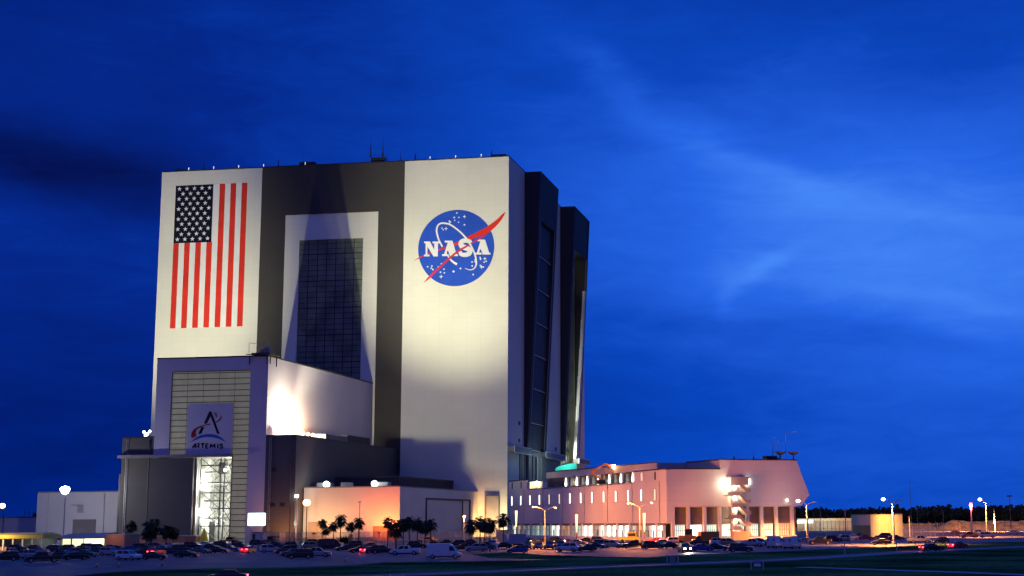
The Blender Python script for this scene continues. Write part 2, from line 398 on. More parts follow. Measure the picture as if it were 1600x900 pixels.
# ledge beams at the foot of the towers and the lower doors beneath
BEAM = mt('mauve_grey_beam', (.22, .21, .22), .6, .1, .3)
for a, b_ in ((-.02, 33), (62, 106.5), (142, 172.9)):
    w = MB(); w.box(.02, 3, a, b_, 34.7, 37); lg = obj('ledge_beam', w, BEAM, vab)
    w = MB(); w.box(2.9, 3.1, a-.1, b_, 34.35, 34.65); w.box(2.9, 3.15, a-.1, a+.25, 34.65, 37.02); w.box(2.88, 3.1, a-.1, b_, 37.02, 37.3); obj('beam_edge', w, WSTEEL, lg)
w = MB(); w.box(-1, 1.0, 33, 62, .1, 36.4); w.box(-1, .4, 22, 33, 0.1, 34.6)
obj('lower_door', w, mt('door_grey', (.20, .19, .20), .6, .12, .3, seams=(4.2, 60, .3)), vab)
w = MB()
for yy in (27, 34, 43, 51, 52.2, 60): w.box(1.02, 1.5, yy-.25, yy+.25, .1, 34.4)
w.box(1.02, 1.9, 49, 50.4, .1, 34.2)
for yy in (66, 78, 90, 100): w.box(.02, .8, yy-.3, yy+.3, .1, 34.3)
obj('pilaster', w, mt('pale_pilaster', (.42, .42, .36), .6, .1, .3), vab)
w = MB(); w.box(.02, .9, 62, 106, .1, 34.2); obj('lower_panel', w, mt('grey_green_panel', (.24, .25, .22), .6, .1, .3, seams=(5, 60, .2)), vab)
for yy, zz in ((21.1, 47.5), (21.2, 40.1), (98.3, 39.8)):
    w = MB(); w.box(.02, .3, yy-1.2, yy+1.2, zz-.6, zz+.9); obj('wall_vent', w, BLACKM, vab)
# low doorways at the south east foot
w = MB(); w.box(-8.6, -3.4, -1.2, -.02, 0, 16.5); obj('stair_door', w, mt('stair_clad', (.30, .28, .29), .6, .1, .3, seams=(1.3, 60, .3)), vab)
w = MB(); w.box(-8.9, -3.1, -1.5, -.03, 16.52, 17.0); w.box(-8.9, -8.65, -1.4, -.05, 0, 16.5); w.box(-3.35, -3.1, -1.4, -.05, 0, 16.5); obj('door_frame', w, mt('mauve_trim', (.12, .1, .12), .6, .1, 1), vab)

# flag painted on the west tower
w = MB(); w.box(-151.2, -133.6, -.06, -.02, 128.0, 153.9); flag = obj('painted_flag', w, NAVY, vab, 'painted flag canton and stripes on the west tower')
w = MB()
SW = 33.4/13
for i in range(13):
    x0 = -151.2+i*SW
    if i % 2 == 0: w.box(x0+.02, x0+SW-.02, -.07, -.02, 90.3, 127.97 if i < 7 else 153.9)
obj('red_stripe', w, RED, flag)
w = MB()
for i in range(13):
    x0 = -151.2+i*SW
    if i % 2 == 1: w.box(x0+.02, x0+SW-.02, -.06, -.02, 90.3, 127.97 if i < 7 else 153.9)
w.box(-133.58, -151.2+7*SW-.03, -.06, -.02, 128, 153.9)
obj('white_stripe', w, WPAINT, flag)
def star(mb, cx, cz, r, y0, y1, n=5, inner=.42, rot=0):
    P = []
    for i in range(2*n):
        rr = r if i % 2 == 0 else r*inner; an = pi/2+rot+i*pi/n
        P.append((cx+rr*cos(an), cz+rr*sin(an)))
    mb.prism(P, lambda x, z: (x, y0, z), lambda x, z: (x, y1, z))
w = MB()
for r_ in range(11):
    n_ = 5 if r_ % 2 == 0 else 4
    for c_ in range(n_):
        cx = -151.2+17.6*((c_+.5)/5 if n_ == 5 else (c_+1)/5); cz = 153.9-25.9*(r_+.62)/11.4
        star(w, cx, cz-.1, 1.08, -.10, -.05, rot=RAD(-90+90))
obj('flag_star', w, WPAINT, flag)

# round emblem painted on the east tower
def EU(x, y):       # pixels of the emblem -> wall x, z
    return -22.9+(x-466)*.0439, 121.3-((y+.04*(x-466))-466)*.0432
def epoly(mb, pts, d):
    P = [EU(*p) for p in pts]; mb.prism(P, lambda x, z: (x, -d, z), lambda x, z: (x, -d+.008, z))
def stroke(mb, pts, wd_, d, conv=EU):
    P = [Vector((*conv(*p), 0)) for p in pts]
    if not hasattr(wd_, '__len__'): wd_ = [wd_]*len(P)
    L = []; R_ = []
    for i, c in enumerate(P):
        t = (P[min(i+1, len(P)-1)]-P[max(i-1, 0)]).normalized(); n = Vector((-t.y, t.x, 0)); L.append(c+n*wd_[i]/2); R_.append(c-n*wd_[i]/2)
    k = len(P); vs = [(p.x, -d, p.y) for p in L]+[(p.x, -d, p.y) for p in R_]+[(p.x, -d+.008, p.y) for p in L]+[(p.x, -d+.008, p.y) for p in R_]
    fs = []
    for i in range(k-1):
        fs += [(i, i+1, k+i+1, k+i), (2*k+i, 2*k+i+1, 3*k+i+1, 3*k+i), (i, i+1, 2*k+i+1, 2*k+i), (k+i, k+i+1, 3*k+i+1, 3*k+i)]
    fs += [(0, k, 3*k, 2*k), (k-1, 2*k-1, 4*k-1, 3*k-1)]
    mb.add(vs, fs)
def smooth_curve(pts, n=8):
    out = []
    P = [Vector((*p, 0)) for p in pts]; P = [P[0]]+P+[P[-1]]
    for i in range(1, len(P)-2):
        for j in range(n):
            t = j/n; a, b, c, d = P[i-1:i+3]
            q = .5*((2*b)+(c-a)*t+(2*a-5*b+4*c-d)*t*t+(3*b-a-3*c+d)*t**3); out.append((q.x, q.y))
    out.append((P[-1].x, P[-1].y)); return out
w = MB(); P = [(-22.9+16.75*cos(2*pi*i/72), 121.35+16.55*sin(2*pi*i/72)) for i in range(72)]
w.prism(P, lambda x, z: (x, -.05, z), lambda x, z: (x, -.015, z)); emb = obj('round_emblem', w, BLUEP, vab, 'round blue emblem with red wing, white orbit and lettering')
w = MB()
up = smooth_curve([(35, 603), (100, 557), (200, 512), (340, 460), (455, 415), (575, 355), (700, 292), (790, 240), (870, 180), (920, 130), (962, 100)], 4)
dn = smooth_curve([(962, 100), (935, 155), (900, 205), (860, 250), (815, 292), (770, 318), (700, 348), (575, 396), (455, 444), (350, 476), (200, 528), (100, 570), (35, 603)], 4)
P1, P2 = up, dn[::-1]
k = len(P1); 
def lathe2(mb, A, B, d):
    n = min(len(A), len(B)); A = [EU(*A[int(i*(len(A)-1)/(n-1))]) for i in range(n)]; B = [EU(*B[int(i*(len(B)-1)/(n-1))]) for i in range(n)]
    vs = [(x, -d, z) for x, z in A]+[(x, -d, z) for x, z in B]
    mb.add(vs, [(i, i+1, n+i+1, n+i) for i in range(n-1)])
lathe2(w, P1, P2, .08)
obj('red_wing', w, RED, emb)
w = MB()
lathe2(w, smooth_curve([(142, 822), (205, 745), (340, 612), (470, 500), (560, 446), (650, 393), (735, 338), (800, 300)], 4),
       smooth_curve([(142, 822), (215, 765), (340, 642), (470, 526), (560, 468), (650, 410), (745, 352), (815, 294)], 4), .22)
obj('red_ribbon', w, mt('ribbon_red', (.60, .03, .07), .6, .05, .2), emb)
w = MB()
orb = smooth_curve([(330, 455), (300, 400), (280, 345), (270, 290), (280, 245), (305, 222), (340, 217), (395, 228), (450, 260), (520, 318), (575, 380), (620, 450), (652, 520), (668, 580), (670, 630), (655, 665), (625, 683), (590, 682), (558, 668)], 5)
stroke(w, orb, [.72 if i < len(orb)*.75 else .72-.62*(i-len(orb)*.75)/(len(orb)*.25) for i in range(len(orb))], .25)
stroke(w, smooth_curve([(358, 505), (395, 560), (430, 600), (478, 630)], 4), [.35+.7*i/12 for i in range(13)], .16)
obj('orbit_ring', w, WPAINT, emb)
w = MB()
def LB(x0, y0, x1, y1, pts, d):         # letter box -> emblem pixels (baseline skew comes from EU)
    sk = .04
    epoly(w, [(x0+(x1-x0)*a, (y0+(y1-y0)*b)) for a, b in pts], d)
def letterA(x0, y0, x1, y1):
    LB(x0, y0, x1, y1, [(.16, 0), (.66, 0), (.70, .10), (.95, .90), (.48, .90), (.40, .66), (.34, .66), (.28, .90), (.12, .90), (.36, .12), (.16, .12)], .12)
    LB(x0, y0, x1, y1, [(0, .88), (.44, .88), (.44, 1), (0, 1)], .13); LB(x0, y0, x1, y1, [(.5, .88), (1.04, .88), (1.04, 1), (.5, 1)], .131)
    w2 = MB()
    return
letterA(328, 393, 480, 548); letterA(655, 381, 806, 531)
LB(145, 402, 300, 552, [(0, 0), (.38, 0), (.66, .55), (.66, .12), (.55, .12), (.55, 0), (1, 0), (1, .12), (.90, .12), (.90, 1), (.62, 1), (.22, .34), (.22, .88), (.36, .88), (.36, 1), (0, 1), (0, .88), (.10, .88), (.10, .12), (0, .12)], .12)
stroke(w, smooth_curve([(612, 425), (606, 405), (570, 392), (530, 398), (514, 425), (530, 452), (572, 468), (604, 488), (600, 520), (560, 535), (520, 528), (506, 500)], 5), [.7]+[1.5+.75*sin(pi*i/54) for i in range(54)]+[.9], .14)
epoly(w, [(600, 386), (618, 384), (618, 440), (608, 440)], .141); epoly(w, [(500, 490), (511, 490), (518, 540), (500, 542)], .142)
obj('emblem_lettering', w, WPAINT, emb)
w = MB()
for x, y, r in [(470, 114, 9), (445, 159, 9), (491, 158, 8), (450, 188, 7), (489, 207, 7), (548, 233, 9), (400, 213, 8), (395, 195, 8), (408, 203, 7), (323, 267, 8), (336, 283, 8), (183, 655, 9), (225, 649, 9), (220, 670, 9), (236, 683, 10),
                (323, 626, 9), (291, 660, 10), (348, 679, 9), (313, 710, 9), (352, 716, 8), (444, 702, 10), (513, 671, 9), (640, 731, 9), (628, 606, 9), (630, 645, 9), (657, 585, 8), (657, 603, 8), (708, 560, 8), (712, 576, 9), (768, 598, 9), (748, 607, 8), (740, 655, 8), (710, 640, 8), (680, 385, 6)]:
    x2, z2 = EU(x, y); P = [(x2+r*.043*cos(i*pi/3), z2+r*.043*sin(i*pi/3)) for i in range(6)]
    w.prism(P, lambda x, z: (x, -.09, z), lambda x, z: (x, -.055, z))
for x, y, r in [(547, 150, 20), (364, 272, 22), (320, 754, 22), (755, 572, 20), (722, 655, 22)]:
    x2, z2 = EU(x, y); star(w, x2, z2, r*.044, -.092, -.055, 4, .3)
so = obj('emblem_star', w, WPAINT, emb); so['kind'] = 'stuff'

# things on the roof edge: masts, lights
def mast_on(px, ytop, y=1.5, r=.12, base=H+.4):
    a = aty(px, 255, y); t = aty(px, ytop, y); w_ = MB(); w_.tube((a.x, y, base), (a.x, y, t.z), r*1.5, r*.7, 6); return w_
for px, yt, r in [(319, 256, .22), (435, 250, .22), (474, 246, .08), (605, 238, .1), (626, 237, .12), (649, 240, .28), (768, 235, .25), (678, 246, .08), (279, 262, .3)]:
    obj('roof_mast', mast_on(px, yt, r=r), BLACKM, vab)
for px, yt in [(579, 218), (598, 217)]:
    w = mast_on(px, yt, r=.13, base=H+3); x = aty(px, 250, 1.5).x
    for k in range(8): w.tube((x-.5, 1.5, H+3+k*.0), (x, 1.5, H+5), .08, n=4)
    w.tube((x, 1.5, H+3), (x, 1.5, H+8), .32, .2, 6)
    obj('whip_antenna', w, BLACKM, vab)
w = MB(); w.box(-61.8, -55.6, .6, 3.2, H+.52, H+2.6); w.box(-61.8, -61.6, .5, .7, H+2.6, H+3.6); w.box(-55.8, -55.6, .5, .7, H+2.6, H+3.6); w.box(-61.8, -55.6, .55, .65, H+3.4, H+3.55)
obj('antenna_platform', w, BLACKM, vab)
for a in ((-95, -88, 2, 5, H+.52, H+2.3), (-152.5, -148.5, 1.5, 3, H+.52, H+1.3), (-8, -1.5, .8, 3, H+.52, H+1.4)):
    w = MB(); w.box(*a); obj('roof_unit', w, BLACKM, vab)
for px, v in [(295, 266), (334, 264), (373, 262), (412, 259), (477, 257), (672, 249), (712, 246), (752, 244)]:
    a = aty(px, v, .4); w = MB(); w.tube((a.x, .3, H+.5), (a.x, .3, H+1.3), .12, n=5); w.ball((a.x, .3, H+1.5), .22, n=7, k=4)
    obj('roof_light', w, em('roof_lamp', (.9, .93, 1), 1.0), vab)

# ================================================================== LOW WING
low = thing('low_wing', 'lavender grey wing in front of the tower with tall ribbed door', 'building', (-79.5, -57, 0))
XL, XR, YF, HL = -100.2, -58.7, -115, 64.1
w = MB(); w.box(XL, -94.5, YF, YF+1, 0, HL); w.box(-65.1, XR, YF, YF+1, 0, HL); w.box(-94.5, -65.1, YF, YF+1, 59.6, HL)
w.box(XL, XL+1, YF+1, -.02, 0, HL); w.box(XR-1, XR, YF+1, -.02, 0, HL)
LOWW = mt('lavender_cladding', (.58, .53, .60), .6, .05, .05, seams=(6, 2.4, .08))
obj('wall', w, LOWW, low)
w = MB(); w.box(XL+1, XR-1, YF+1, -.02, HL-1.5, HL-.5); obj('roof', w, ROOF, low)
w = MB(); w.box(XL-.1, XR+.1, YF-.1, YF+.6, HL+.01, HL+.45); w.box(XR-.5, XR+.1, YF+.6, -.05, HL+.01, HL+.45); w.box(XL-.1, XL+.5, YF+.6, -.05, HL+.01, HL+.45)
obj('parapet', w, BLACKM, low)
w = MB(); w.box(-94.5, -84, YF+.5, YF+.9, 29, 59.6); w.box(-84, -71, YF+.5, YF+.9, 29.2, 59.6); w.box(-71, -65.1, YF+.5, YF+.9, 0, 59.6)
dr = obj('ribbed_door', w, LOUV, low)
w = MB(); z = 1.0
while z < 59:
    x0 = -94.5 if z > 30 else -70.9
    w.box(x0, -65.1, YF+.38, YF+.5, z, z+.22); z += 2.06
w.box(-94.5, -94.3, YF+.36, YF+.52, 30, 59.6); w.box(-65.3, -65.1, YF+.36, YF+.52, 0, 59.6); w.box(-71.2, -70.9, YF+.3, YF+.52, 0, 30)
w.box(-94.5, -65.1, YF+.36, YF+.52, 59.3, 59.6)
for x in (-88.6, -82.7, -76.8, -71): w.box(x-.05, x+.05, YF+.44, YF+.5, 30, 59.3)
obj('door_rib', w, mt('rib_brown', (.10, .085, .07), .6, .1, 1), dr)
# sliding leaf, its rail
w = MB(); w.box(-100.3, -84.1, YF-2.2, YF-1.2, 0, 29); obj('sliding_leaf', w, DARKB, low, 'dark grey sliding door leaf')
w = MB(); w.box(-112.4, -70.6, YF-2.6, YF-.02, 29.2, 30.3); obj('door_rail', w, mt('rail_grey', (.20, .19, .22), .5, .1, 1), low)
# interior with steelwork
w = MB(); w.box(-84.6, -84.1, YF+.95, YF+24, 0, 29.2); w.box(-70.8, -70.3, YF+.95, YF+24, 0, 29.2); w.box(-84.6, -70.3, YF+24, YF+24.5, 0, 29.2); w.box(-84.6, -70.3, YF+.95, YF+24, 29.3, 29.8)
obj('doorway_interior', w, mt('interior_pale', (.75, .75, .70), .6, .1, .3), low)
w = MB()
for yy, xs in ((YF+3, (-83.6, -76.2, -74.8, -71.2)), (YF+12, (-82.5, -79, -75.5, -72))):
    for x in xs: w.box(x-.2, x+.2, yy-.2, yy+.2, 0, 29)
    for z in (5.5, 11.5, 17, 20.5, 26.5):
        w.box(-83.6, -71.2, yy-.15, yy+.15, z-.22, z+.22)
    for i in range(5):
        z = i*5.8; w.tube((-83.6, yy, z), (-76.2, yy, z+5.8), .14, n=4); w.tube((-76.2, yy, z), (-83.6, yy, z+5.8), .14, n=4)
        w.tube((-74.8, yy-.3, z), (-71.2, yy-.3, z+5.8), .12, n=4); w.tube((-71.2, yy-.3, z), (-74.8, yy-.3, z+5.8), .12, n=4)
for z in (8, 14, 19, 24): w.box(-83, -76, YF+5, YF+8, z, z+.5)
w.box(-77.5, -74.5, YF+4, YF+6, 23.5, 27.5); w.box(-81, -79, YF+6, YF+8, 0, 7)
obj('steelwork', w, mt('pale_steelwork', (.20, .21, .19), .5, .25, .8), low)
for x, z, r in ((-82.2, 19.0, 1.1), (-82.4, 10.4, 1.4), (-80.6, 19.3, .7), (-80.0, 10.6, .8), (-74.3, 24.8, .5)):
    w = MB(); w.ball((x, YF+2.2, z), r, sy=.4, n=10, k=6); obj('work_lamp', w, E_WHITE, low)
lamp('POINT', (-80, YF+6, 21), 5200, (1, .99, .9), low, radius=1.0); lamp('POINT', (-78, YF+9, 8), 5600, (1, .99, .9), low, radius=1.0); lamp('POINT', (-74, YF+8, 26), 1300, (1, .99, .9), low, radius=.8)
# window-washing rig at the roof corner
rig = thing('roof_rig', 'small railed lifting rig on the roof corner of the lavender wing', 'rig', (-60.5, YF, HL+.5))
w = MB(); w.box(-64.5, -57.6, YF-1.2, YF+3, HL+.5, HL+1.2); w.box(-66.5, -64.5, YF-1.1, YF-.8, HL+.6, HL+.9); w.box(-58.2, -57.8, YF+3, YF+9, HL+.6, HL+1.0); obj('deck', w, BLACKM, rig)
w = MB()
for x in (-65.6, -62.6, -59.8, -57.9): w.tube((x, YF-1, HL+1.2), (x, YF-1, HL+4.6), .09, n=4)
w.path([(-65.6, YF-1, HL+4.9), (-62.6, YF-1, HL+4.3), (-59.8, YF-1, HL+4.4), (-57.9, YF-1, HL+5.2)], .09)
obj('railing', w, STEEL, rig)
w = MB(); w.ball((-59.6, YF+.5, HL+2.6), .9, sx=1.3, n=8, k=5); w.box(-61.8, -58.6, YF-.2, YF+2, HL+1.2, HL+2.4); obj('winch', w, mt('grey_box', (.25, .24, .26), .6, .1, 1), rig)
w = MB()
for x in (-65.6, -59.1): w.box(x-.15, x+.15, YF-.35, YF-.12, HL-2.8, HL+.5)
w.box(-58.62, -58.4, YF+1.2, YF+1.5, HL-2.6, HL+.5); w.box(-58.62, -58.4, YF+7, YF+7.3, HL-3, HL+.4)
obj('bracket', w, BLACKM, rig)

# hanging banner
def BU(x, y): return -88+(x-35)/720*17.0, 48-(y+.03*(x-400))/810*17.9
ban = thing('hanging_banner', 'square lavender white banner with dark letter A emblem over blue arc, on the ribbed door', 'banner', (-79.5, YF-.2, 30.5))
w = MB(); w.box(-88, -71.05, YF-.12, YF-.02, 30.4, 48); obj('cloth', w, BANW, ban)
def bpoly(mb, pts, d):
    P = [BU(*p) for p in pts]; mb.prism(P, lambda x, z: (x, YF-.12-d, z), lambda x, z: (x, YF-.12-d+.01, z))
w = MB(); bpoly(w, [(376, 128), (396, 128), (405, 200), (345, 322), (298, 322)], .02); bpoly(w, [(262, 375), (312, 372), (268, 482), (214, 490)], .02); bpoly(w, [(396.5, 128), (412, 128), (556, 486), (512, 476), (405, 210)], .02)
obj('letter_mark', w, BLACKP, ban)
w = MB(); bpoly(w, [(405, 318), (330, 334), (230, 362), (150, 410), (112, 460), (104, 520), (124, 552), (155, 542), (192, 518), (178, 470), (190, 420), (235, 388), (300, 358), (402, 336)], .05)
bpoly(w, [(462, 304), (520, 268), (552, 228), (560, 208), (546, 188), (566, 196), (578, 215), (568, 246), (532, 285), (470, 314)], .05); obj('red_swoosh', w, DRED, ban)
w = MB(); bpoly(w, smooth_curve([(84, 626), (200, 532), (300, 494), (400, 484), (500, 498), (590, 545), (664, 618)], 3)+smooth_curve([(664, 618), (580, 572), (490, 546), (400, 534), (300, 540), (190, 578), (84, 626)], 3)[1:-1], .02); obj('blue_arc', w, SKYB, ban)
w = MB(); bpoly(w, [(444, 152), (468, 140), (492, 148), (508, 172), (510, 205), (495, 232), (484, 224), (472, 195)], .02); obj('moon_disc', w, GREYP, ban)
w = MB()
def BS(pts, wd_=.55, d=.03):
    P = MB(); stroke(P, pts, wd_, d, BU); P.v = [(x, y+YF-.12, z) for x, y, z in P.v]; w.add(P.v, P.f)
BS([(132, 706), (182, 636)]); BS([(182, 636), (192, 706)], d=.035); BS([(158, 690), (190, 690)], .4, .04)
BS([(205, 640), (238, 638), (244, 655), (222, 672)], .5); BS([(212, 668), (240, 704)], d=.035)
BS([(265, 640), (325, 638)]); BS([(295, 644), (295, 704)], d=.035)
BS([(345, 640), (345, 708)]); BS([(345, 640), (385, 640)], .45, .035); BS([(345, 672), (380, 672)], .45, .036); BS([(345, 706), (387, 706)], .45, .037)
BS([(415, 704), (420, 640)]); BS([(420, 640), (448, 690)], d=.035); BS([(448, 690), (482, 640)], d=.036); BS([(482, 640), (488, 704)], d=.037)
BS([(532, 640), (534, 704)])
BS([(610, 648), (580, 640), (565, 652), (575, 668), (600, 676), (612, 692), (598, 706), (562, 700)], .5)
obj('banner_lettering', w, NAVY, ban)

# ================================================================== GREY ANNEXES AND LOW BUILDINGS
def ladder(parent, x0, x1, y, z0, z1, horizontal=True):
    w = MB(); w.box(x0, x0+.12, y-.35, y-.22, z0, z1); w.box(x1-.12, x1, y-.35, y-.22, z0, z1); z = z0+.5
    while z < z1: w.box(x0+.12, x1-.12, y-.32, y-.25, z, z+.1); z += .7
    for z in (z0+1, (z0+z1)/2, z1-1): w.box(x0, x1, y-.22, y-.01, z, z+.12)
    return obj('ladder', w, STEEL, parent)
def downpipe(parent, x, y, z1, r=.18):
    w = MB(); w.tube((x, y-.3, 0), (x, y-.3, z1-.6), r, n=6); w.tube((x, y-.3, z1-.6), (x, y-.02, z1-.2), r, n=6)
    for z in (z1*.25, z1*.5, z1*.75): w.box(x-r*1.4, x+r*1.4, y-.5, y-.01, z, z+.15)
    return obj('downpipe', w, mt('pipe_grey', (.5, .48, .45) if y > -112 and y != YF else (.1, .1, .1), .5, .1, 1) if 0 else (mt('pipe_dark', (.09, .088, .088), .5, .1, 1) if y == YF else mt('pipe_pale', (.56, .54, .52), .5, .1, 1)), parent)
anx = thing('grey_annex', 'charcoal annex left of the sliding door with small floodlights on its roof', 'building', (-106, -75, 0))
w = MB(); w.box(-112, -100.3, YF, -30, 0, 36.5); obj('wall', w, DARKB, anx)
w = MB(); w.box(-112.15, -100.2, YF-.15, -29.9, 36.52, 36.9); obj('roof', w, BLACKM, anx)
w = MB(); w.box(-113.2, -112.02, YF+1, YF+3, 0, 24); obj('pipe_duct', w, BLACKM, anx)
ladder(anx, -110.4, -109.6, YF, 0, 36); downpipe(anx, -101.6, YF, 36)
ra = thing('grey_block', 'dark grey block right of the lavender wing with roof floodlights', 'building', (-53, -60, 0))
w = MB(); w.box(XR+.02, -47.6, YF, -.04, 0, 36.2)
obj('wall', w, DARKB, ra)
w = MB(); w.box(XR+.02, -47.5, YF-.1, -.05, 36.22, 36.6); obj('roof', w, ROOF, ra)
w = MB(); w.box(-52.2, -47.65, -62, -35, 36.62, 39.2); obj('penthouse', w, mt('dark_penthouse', (.06, .055, .065), .7, .1, .3), ra)
w = MB(); w.box(-52.2, -47.55, -86, -62.1, 36.62, 38.3); obj('roof_housing', w, mt('pale_housing', (.22, .20, .17), .7, .1, .3), ra)
ladder(ra, -57.2, -56.4, YF, 0, 36); downpipe(ra, -49.2, YF, 36)
for x_, z_ in ((-55.5, 12), (-52, 12), (-55.5, 24)):
    w = MB(); w.box(x_-.9, x_+.9, YF-.12, YF-.01, z_, z_+1.2); obj('wall_vent', w, BLACKM, ra)
w = MB(); w.box(-52.6, -50.6, YF-.15, YF-.01, 0, 3.2); obj('door', w, mt('door_mauve', (.2, .17, .18), .6, .1, 1), ra)
mid = thing('dark_shed', 'long dark flat roofed shed behind the orange lit warehouse', 'building', (-40, -50, 0))
w = MB(); w.box(-47.5, -23, -75, -.06, 0, 22.6); obj('wall', w, mt('shed_dark', (.055, .05, .06), .7, .1, .2, seams=(3, 50, .2)), mid)
w = MB(); w.box(-47.5, -22.7, -75.3, -.06, 22.62, 23.1); obj('roof', w, DARKB, mid)
wh = thing('warehouse', 'low pale warehouse with one wall lit orange and a wide framed gate', 'building', (-30, -60, 0))
YW = -115.8
cr_ = aty(625, 763, -110)
XW = -12.4
yc = -104.0
d_ = ray(625, 763); yc = CAM.y+d_.y*((XW-CAM.x)/d_.x)
hw = 18.3
xl_ = aty(475, 767, yc).x
w = MB(); w.box(xl_, XW, yc, yc+.5, 0, hw); w.box(XW-.5, XW, yc+.5, -.05, 0, hw); w.box(xl_, xl_+.5, yc+.5, -.05, 0, hw)
obj('wall', w, mt('warehouse_clad', (.62, .58, .55), .65, .05, .1, seams=(4, 30, .06)), wh)
w = MB(); w.box(xl_-.1, XW+.1, yc-.1, -.05, hw+.02, hw+.4); obj('roof', w, mt('roof_edge', (.25, .23, .25), .7, .1, 1), wh)
gd = MB(); gd.box(XW+.02, XW+.45, -76, -75.3, 0, 15); gd.box(XW+.02, XW+.45, -25.7, -24.9, 0, 15); gd.box(XW+.02, XW+.45, -75.3, -25.7, 14.3, 15); gd.box(XW+.02, XW+.45, -14, -13.5, 0, 15); gd.box(XW+.02, XW+.4, -24.9, -14, 14.4, 15)
obj('gate_frame', gd, mt('gate_brown', (.06, .05, .055), .6, .1, 1), wh)
gd = MB(); gd.box(XW+.02, XW+.2, -75.2, -25.8, 0, 14.2); obj('sliding_gate', gd, mt('gate_grey', (.50, .47, .50), .6, .05, .2, seams=(3, 3, .1)), wh)
w = MB(); q = aty(596, 840, yc); w.box(q.x-3, q.x+5, yc-.25, yc-.02, 0, 5.0); obj('shutter_door', w, mt('brown_shutter', (.30, .16, .10), .7, .1, .3, seams=(30, .5, .2)), wh)
w = MB(); q = aty(494, 840, yc); w.box(q.x-3, q.x+3.2, yc-.25, yc-.02, 0, 6.6); obj('shutter_door', w, mt('tan_shutter', (.36, .27, .2), .7, .1, .3, seams=(30, .5, .2)), wh)

for f_, wd_2 in ((.15, 2.5), (.38, 1.6), (.74, 3.0)):
    w = MB(); x_ = xl_+(XW-xl_)*f_; w.box(x_-wd_2, x_+wd_2, yc+5, yc+9, hw+.42, hw+1.9); obj('roof_unit', w, mt('hvac_grey', (.3, .3, .3), .6, .1, 1), wh)
w = MB(); w.box(xl_+(XW-xl_)*.5-.7, xl_+(XW-xl_)*.5+.7, yc-.12, yc-.01, 0, 2.3); obj('door', w, mt('door_dark', (.08, .07, .07), .6, .1, 1), wh)
w = MB(); w.box(xl_+.1, XW, yc-.06, yc-.01, .05, 1.2); obj('plinth', w, mt('plinth_grey', (.22, .2, .19), .8, .2, 1), wh)
lw1 = thing('white_hall', 'plain white hall left of the charcoal annex with one grey roller door', 'building', (-137, -60, 0))
w = MB(); w.box(-154.6, -112.2, -95, -20, 0, 18.1); obj('wall', w, mt('hall_white', (.60, .58, .56), .7, .04, .1, seams=(6, 2, .05)), lw1)
w = MB(); w.box(-154.8, -112.2, -95.2, -19.8, 18.12, 18.5); obj('roof', w, mt('hall_roof', (.2, .2, .21), .7, .1, 1), lw1)
w = MB(); w.box(-140, -131, -95.25, -95.02, 0, 8.3); obj('roller_door', w, mt('roller_grey', (.22, .20, .20), .6, .1, .3, seams=(30, .4, .15)), lw1)
w = MB(); w.box(-138.6, -136.2, -95.2, -95.02, 10.7, 13.4); w.box(-141, -136.2, -95.6, -95.02, 13.42, 13.6); obj('wall_louvre', w, mt('louvre_grey', (.38, .36, .37), .6, .1, 1, seams=(30, .5, .3)), lw1)
for x_ in (-150, -128, -118): downpipe(lw1, x_, -95, 18, .14)
ladder(lw1, -122.5, -121.8, -95, 0, 18)
w = MB(); w.box(-148, -146.6, -95.15, -95.01, 0, 2.4); obj('door', w, mt('door_dark', (.08, .07, .07), .6, .1, 1), lw1)
lw2 = thing('far_left_hall', 'lower mauve hall at the far left edge behind the yellow canopy', 'building', (-190, -40, 0))
w = MB(); w.box(-240, -165, -60, -10, 0, 9.3); obj('wall', w, mt('hall_mauve', (.42, .38, .42), .7, .06, .1, seams=(4, 2, .08)), lw2)
w = MB(); w.box(-240.2, -164.8, -60.2, -9.8, 9.32, 9.7); obj('roof', w, ROOF, lw2)
w = MB()
for x in (-181.5, -179.6, -176.8, -174.0, -172.0): w.tube((x, -57, 9.7), (x, -57, 13.0), .1, n=4)
w.path([(-181.5, -57, 11), (-176.8, -57, 11.4), (-172, -57, 11.8)], .08); w.box(-178, -174, -57, -54, 9.7, 11)
obj('roof_rack', w, BLACKM, lw2)

# open yellow canopy, far left
cn = at(30, 860); cy = cn.y
can = thing('yellow_canopy', 'yellow lit canopy roof on pale posts at the far left edge', 'canopy', (cn.x, cy, 0))
xa, xb = aty(-40, 845, cy).x, aty(67, 845, cy).x
w = MB(); w.box(xa, xb, cy, cy+9, 3.0, 3.9); w.hexa([(xa, cy, 3.92), (xb, cy, 3.92), (xb, cy+9, 3.92), (xa, cy+9, 3.92)], [(xa+2, cy+4, 4.5), (xb-1, cy+4, 4.5), (xb-1, cy+6, 4.5), (xa+2, cy+6, 4.5)])
obj('roof', w, mt('canopy_yellow', (.62, .50, .10), .6, .1, .3), can)
for i in range(7):
    x = xa+2.5+i*(xb-xa-3)/6; w = MB(); w.box(x-.16, x+.16, cy+.3, cy+.6, 0, 2.98); obj('post', w, WPAINT, can)
w = MB(); w.box(xa, xb-1, cy+8.4, cy+8.9, 0, 2.95); obj('back_wall', w, mt('pale_blue_wall', (.38, .45, .48), .7, .2, .4), can)
w = MB(); w.box(xa+1, xb-3, cy+.6, cy+1.0, 0, .9); obj('low_wall', w, mt('terracotta_wall', (.55, .25, .15), .7, .2, .4), can)
lamp('POINT', ((xa+xb)/2-3, cy-4, 5.5), 3500, (1, .66, .25), can, radius=.3); lamp('POINT', (xb-5, cy+4, 2.5), 120, (.9, 1, .9), can, radius=.2)
